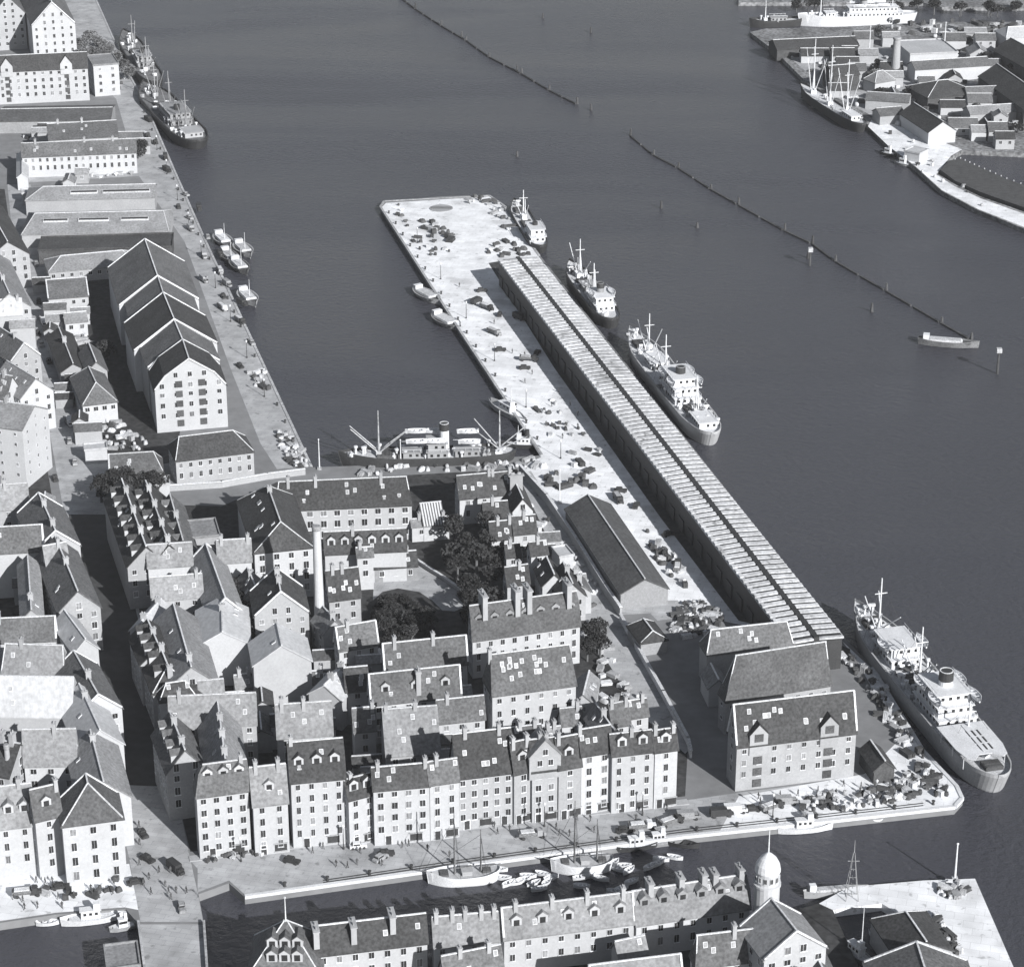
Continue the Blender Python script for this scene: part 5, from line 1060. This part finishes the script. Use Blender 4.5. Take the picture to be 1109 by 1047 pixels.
# vehicles
k = 0
for (x, y, a, kd, m, lb) in [
    (575, 907, 10, 'lorry', 'wl', 'pale lorry standing in the middle of the canal street between the two schooners'),
    (418, 926, 12, 'car', 'dark', 'small dark car on the canal street left of the left schooner'),
    (412, 931, 50, 'car', 'grey', 'small grey car just below the dark one on the canal street'),
    (316, 934, -20, 'car', 'dark', 'small dark car alone on the canal street near the three dormer house'),
    (388, 918, 10, 'car', 'white', 'small white car by the kerb below the three dormer house'),
    (694, 898, 8, 'lorry', 'white', 'pale lorry on the canal street above the dark work boats'),
    (676, 901, 8, 'car', 'dark', 'dark car just left of the pale lorry above the work boats'),
    (795, 880, 6, 'van', 'white', 'white van parked first in the row below the brick warehouse'),
    (780, 884, 8, 'van', 'dark', 'dark van behind the first white van below the brick warehouse'),
    (815, 878, 6, 'car', 'dark', 'dark car right of the first white van below the brick warehouse'),
    (835, 877, 30, 'lorry', 'dark', 'dark lorry turned across the quay below the brick warehouse'),
    (850, 871, 6, 'van', 'grey', 'grey van standing behind the lorry turned across the quay'),
    (744, 887, 6, 'van', 'grey', 'grey van at the shadow corner of the end house'),
    (726, 893, 30, 'lorry', 'dark', 'dark lorry just left of the shadow corner of the end house'),
    (155, 905, -60, 'car', 'dark', 'dark car going up the west street by the corner building'),
    (160, 932, -40, 'car', 'dark', 'second dark car on the west street below the first'),
    (190, 943, -50, 'van', 'dark', 'dark van on the bridge approach'),
    (197, 985, -75, 'car', 'grey', 'grey car driving on the road bridge'),
    (147, 957, 20, 'car', 'dark', 'dark car turning at the left end of the bridge'),
    (28, 970, 10, 'lorry', 'dark', 'dark lorry on the bright left quay'),
    (66, 962, 10, 'car', 'dark', 'dark car on the bright left quay right of the dark lorry'),
    (50, 452, -70, 'car', 'dark', 'dark car parked beside the large pale office building'),
    (48, 502, -72, 'lorry', 'grey', 'grey lorry parked at the lower end of the large pale office building'),
    (60, 520, -72, 'car', 'dark', 'dark car below the grey lorry on the west street'),
    (76, 460, -72, 'van', 'white', 'white van by the columned front house'),
    (48, 352, -72, 'van', 'white', 'white round topped van on the west street beside the yard sheds'),
    (260, 398, -60, 'car', 'dark', 'dark car on the left quay beside the white gable'),
    (221, 305, -62, 'van', 'grey', 'grey van on the left quay beside the stepped warehouse'),
    (241, 335, -62, 'lorry', 'white', 'white lorry on the left quay beside the middle warehouse section'),
    (96, 668, -70, 'van', 'white', 'bright white van on the edge of the shaded street'),
    (158, 148, -58, 'lorry', 'dark', 'dark lorry on the upper left quay by the moored ships'),
    (527, 335, -50, 'lorry', 'dark', 'dark lorry alone on the light pier, farther one'),
    (535, 362, -50, 'lorry', 'grey', 'grey lorry alone on the light pier, middle one'),
    (572, 391, -10, 'lorry', 'dark', 'dark lorry alone on the light pier, nearer one'),
    (1015, 700, 0, 'car', 'dark', '')]:
    if lb: vehicle((x, y), a, kd, m, lb)
scatter(7, [(470, 290), (520, 290), (640, 440), (560, 420)], lambda p: vehicle(p, rnd.uniform(-90, 90), rnd.choice(['car', 'car', 'van']), 'dark', 'small dark vehicle scattered on the far light deck of the pier', 'dark vehicles on the pier deck'), 8)
scatter(5, [(640, 520), (690, 540), (760, 620), (735, 625), (690, 560)], lambda p: vehicle(p, rnd.uniform(-90, 90), rnd.choice(['car', 'lorry']), 'dark', 'small dark vehicle by the dark strip of the pier', 'dark vehicles near the dark strip'), 9)
scatter(18, [(165, 120), (200, 190), (290, 390), (270, 380), (190, 220), (150, 130)], lambda p: vehicle(p, rnd.uniform(-80, -50), rnd.choice(['car', 'lorry', 'van']), rnd.choice(['dark', 'grey']), 'small vehicle on the long left quay road', 'vehicles on the left quay road'), 9)
scatter(12, [(25, 215), (40, 290), (72, 440), (95, 520), (75, 520), (42, 400)], lambda p: vehicle(p, rnd.uniform(-80, -65), 'car', rnd.choice(['dark', 'grey']), 'small car on the upper west street', 'cars on the upper west street'), 12)
# people
def person_mesh(k):
    r = random.Random(k); b = MB(); st = .22
    def ring(pts): 
        vs = []; fs = []; n = 8
        for x, y, rx, ry, z in pts:
            for i in range(n): a = 6.283 * i / n; vs.append((x + rx * math.cos(a), y + ry * math.sin(a), z))
        for j in range(len(pts) - 1):
            for i in range(n): fs.append((j * n + i, j * n + (i + 1) % n, (j + 1) * n + (i + 1) % n, (j + 1) * n + i))
        fs += [tuple(range(n))[::-1], tuple((len(pts) - 1) * n + i for i in range(n))]; b.add(vs, fs)
    for s_ in (-1, 1): ring([(s_ * st + .08, s_ * .1, .13, .06, 0), (s_ * st, s_ * .1, .06, .06, .1), (s_ * st * .5, s_ * .1, .07, .07, .48), (0, s_ * .09, .1, .1, .95)])
    ring([(0, 0, .14, .2, .85), (0, 0, .12, .17, 1.1), (0, 0, .14, .22, 1.4), (0, 0, .07, .1, 1.5), (0, 0, .05, .06, 1.53), (.01, 0, .1, .085, 1.62), (.01, 0, .1, .085, 1.7), (0, 0, .04, .04, 1.77)])
    for s_ in (-1, 1): ring([(-s_ * .2, s_ * .28, .035, .035, .78), (-s_ * .1, s_ * .27, .045, .045, 1.05), (0, s_ * .22, .06, .06, 1.42)])
    return b.mesh('person', ['dcargo'])
PM = [person_mesh(k) for k in range(3)]
def people(n, poly, where):
    scatter(n, poly, lambda p: tag(obj('person', rnd.choice(PM), None, G(p) + Vector((0, 0, .03)), rnd.uniform(0, 6)), 'person in dark clothes walking ' + where, 'person', 'people walking ' + where), 3)
people(26, [(300, 925), (500, 900), (740, 872), (740, 895), (500, 928), (300, 955)], 'on the canal street')
people(16, [(780, 868), (930, 848), (960, 840), (990, 850), (850, 880)], 'on the quay before the brick warehouse')
people(14, [(150, 890), (200, 950), (205, 990), (170, 990), (140, 935)], 'at the bridge end of the west street')
people(16, [(10, 958), (120, 945), (130, 975), (20, 992)], 'on the bright left quay')
people(14, [(480, 290), (640, 460), (600, 480), (460, 280)], 'on the light pier deck')
for x, y in [(412, 652), (420, 646), (430, 644), (440, 647), (450, 652), (460, 658), (468, 666), (410, 662), (424, 672), (440, 676), (456, 672), (466, 680), (436, 664), (418, 690), (474, 690)]:
    tree((x, y + 10), rnd.uniform(1.9, 2.8), rnd.uniform(2.8, 3.8), 'dark bush on the rounded bed inside the driveway curve', 'bushes inside the driveway curve')
c = G((478, 226)); r_ = tag(obj('turntable', None, None, c), 'dark round turntable set in the deck near the tip of the pier', 'turntable')
b = MB(); lathe(b, [(4.4, 0), (4.4, .22), (4.1, .25)], 32); obj('disc', b.mesh('disc', ['grey']), r_); b = MB(); b.box((0, .7, .36), (8, .2, .16)); b.box((0, -.7, .36), (8, .2, .16)); obj('rails', b.mesh('rails', ['dark']), r_)
# masts and posts on land
def post(p, hh, label, r=.22, m='white', name='flagpole', cat='flagpole'):
    c = G(p); o = tag(obj(name, None, None, c), label, cat); b = MB(); b.tube((0, 0, -.5), (0, 0, hh), r, r * .5, 8); obj('pole', b.mesh('pole', [m]), o); b = MB(); b.box((0, 0, .25), (1.2, 1.2, .6)); obj('foot', b.mesh('foot', ['quay']), o)
    b = MB(); lathe(b, [(.05, hh), (r, hh + .15), (r, hh + .35), (.05, hh + .5)], 8); obj('finial', b.mesh('finial', [m]), o)
post((1034, 952), 8.5, 'white flagpole on the bright south quay at the right', .28); post((346, 508), 9, 'thin pale pole at the inner basin beside the left quay foot')
post((606, 545), 10, 'white pole rising beside the lane by the pier wall'); post((434, 505), 8, 'thin white pole on the quay before the steamer with white decks')
post((941, 62), 14, 'tall white mast at the works on the east shore, left one', .35); post((1022, 60), 15, 'tall white mast at the works on the east shore, right one', .35)
bm_ = MB(); lathe(bm_, [(.38, 0), (.28, .15), (.26, .7), (.42, .85), (.42, 1.0), (.2, 1.1)], 10); bme = bm_.mesh('bollard', ['dark'])
lm_ = MB(); lm_.tube((0, 0, 0), (0, 0, 5.2), .12, .07, 6); lathe(lm_, [(.25, 0), (.2, .5), (.12, .6)], 8); lme = lm_.mesh('post', ['dark'])
lh_ = MB(); lathe(lh_, [(.12, 5.2), (.32, 5.7), (.34, 5.8), (.08, 6.1)], 8); lhe = lh_.mesh('lantern', ['white'])
def along(pts, step, inset, fn):
    ps = [G(p) for p in pts]; acc = step * .5
    for p, q in zip(ps, ps[1:]):
        d = q - p; l_ = d.length; d.normalize(); nn = Vector((-d.y, d.x, 0)) * inset
        while acc < l_: fn(p + d * acc + nn); acc += step
        acc -= l_
def bol(w): return lambda v: tag(obj('bollard', bme, None, v + Vector((0, 0, .02))), 'black iron bollard along ' + w, 'bollard', 'bollards along ' + w)
def lam(w):
    def f(v): r_ = tag(obj('street_lamp', None, None, v), 'tall lamp post on ' + w, 'street lamp', 'lamp posts on ' + w); obj('post', lme, r_); obj('lantern', lhe, r_)
    return f
along([(1034, 872), (890, 889), (740, 905), (500, 937), (270, 969)], 9, -1.4, bol('the canal quay'))
along([(154, 108), (222, 260), (337, 505)], 14, -1.6, bol('the left harbour quay'))
along([(587, 493), (500, 361), (413, 226)], 13, 1.6, bol('the left edge of the pier')) if False else along([(413, 226), (500, 361), (587, 493)], 13, 1.6, bol('the left edge of the pier'))
along([(1036, 851), (1000, 813), (945, 723)], 9, 1.6, bol('the lower right quay'))
along([(205, 940), (310, 926), (500, 905), (745, 877)], 22, 0, lam('the canal street'))
along([(165, 150), (210, 260), (300, 460)], 34, 0, lam('the left harbour quay'))
along([(440, 245), (520, 368), (640, 545)], 40, 0, lam('the pier deck'))
along([(780, 892), (890, 878), (1000, 862)], 24, 0, lam('the quay before the brick warehouse'))
# harbour signal mast with lattice top at the south quay
c = G((922, 972)); o = tag(obj('signal_mast', None, None, c), 'grey lattice signal mast on the corner of the small water slip', 'signal mast'); b = MB()
for sx in (-1, 1):
    for sy in (-1, 1): b.tube((sx * 1.3, sy * 1.3, 0), (sx * .15, sy * .15, 11), .09, .05, 4)
for kz in range(5): z = 1 + kz * 2; q = 1.3 * (1 - z / 12); b.box((0, 0, z), (2 * q, .1, .12)); b.box((0, 0, z), (.1, 2 * q, .12))
obj('lattice', b.mesh('lattice', ['grey']), o); b = MB(); b.tube((0, 0, 11), (0, 0, 14), .1, .05); b.box((0, 0, 9), (2.4, .12, .12)); obj('topmast', b.mesh('topmast', ['grey']), o)
# boundary wall of the pier lane
def wallthing(label, pts, hh, th, m, name='boundary_wall'):
    ps = [G(p) for p in pts]; o = ps[0].copy(); b = MB()
    for p, q in zip(ps, ps[1:]): d = q - p; b.box(((p.x + q.x) / 2 - o.x, (p.y + q.y) / 2 - o.y, hh / 2 - .2), (d.length + th, th, hh + .4), 0, math.atan2(d.y, d.x))
    r_ = tag(obj(name, None, None, o), label, 'wall'); obj('wall', b.mesh('wall', [m]), r_)
    b = MB()
    for p, q in zip(ps, ps[1:]): d = q - p; b.box(((p.x + q.x) / 2 - o.x, (p.y + q.y) / 2 - o.y, hh + .3), (d.length + th, th + .3, .2), 0, math.atan2(d.y, d.x))
    obj('coping', b.mesh('coping', ['trim']), r_)
wallthing('long white coped wall between the pier and the lane of garden houses', [(563, 513), (592, 545), (625, 594), (655, 643), (672, 668)], 2.6, .5, 'wl')
wallthing('low white wall along the shaded edge of the lane down to the canal street', [(672, 672), (690, 705), (718, 755), (745, 806), (748, 820)], 1.6, .5, 'trim')
wallthing('white wall closing the quay street above the long white house', [(180, 532), (240, 528), (290, 519), (330, 514)], 1.6, .4, 'wl')
wallthing('low curved wall on the garden side of the driveway', [(449, 608), (461, 616), (480, 628), (501, 643), (505, 656)], .9, .35, 'wl')
sheet('driveway', [(404, 650), (405, 622), (424, 612), (448, 609), (460, 617), (480, 629), (500, 643), (504, 657), (492, 662), (479, 661), (468, 650), (454, 641), (431, 637), (414, 641)], 'pave', .03)
# ---------------------------------------------------------------- repeats that only their place tells apart get it in their label
def px(o):
    v = o.matrix_world.translation if False else o.location; d = v - cam.location
    f_ = d.y * math.cos(PITCH) - d.z * math.sin(PITCH); return d.x / f_ * FPX
byl = {}
for o in C.objects:
    if o.get('category') and not o.parent: byl.setdefault(o['label'], []).append(o)
W1 = ['first', 'second', 'third', 'fourth', 'fifth', 'sixth', 'seventh', 'eighth', 'ninth', 'tenth', 'eleventh', 'twelfth', 'thirteenth', 'fourteenth', 'fifteenth', 'sixteenth', 'seventeenth', 'eighteenth', 'nineteenth', 'twentieth']
TN = {2: 'twenty', 3: 'thirty', 4: 'forty', 5: 'fifty', 6: 'sixty', 7: 'seventy'}; TT = {3: 'thirtieth', 4: 'fortieth', 5: 'fiftieth', 6: 'sixtieth', 7: 'seventieth'}
def word(i):
    if i < 20: return W1[i]
    t, u = divmod(i + 1, 10); return TT[t] if u == 0 else TN[t] + '-' + W1[u - 1]
for lb, os_ in byl.items():
    if len(lb.split()) > (16 if len(os_) < 2 else 13): print('LONG', len(lb.split()), lb)
    if len(os_) < 2 or len(os_) > 79: continue
    os_.sort(key=px)
    for i, o in enumerate(os_): o['label'] = lb + ', ' + word(i) + ' from left'
# ---------------------------------------------------------------- thin haze over the harbour
b = MB(); b.box((0, 1250, 144), (2400, 2900, 302))
hz = obj('haze', b.mesh('haze', ['white'])); hz['kind'] = 'stuff'
hm = bpy.data.materials.new('haze'); hm.use_nodes = True; n = hm.node_tree; n.nodes.clear()
pv = n.nodes.new('ShaderNodeVolumePrincipled'); om = n.nodes.new('ShaderNodeOutputMaterial'); n.links.new(pv.outputs[0], om.inputs['Volume'])
pv.inputs['Density'].default_value = .00004; pv.inputs['Color'].default_value = (.93, .94, .97, 1); pv.inputs['Anisotropy'].default_value = 0
hz.data.materials.clear(); hz.data.materials.append(hm)
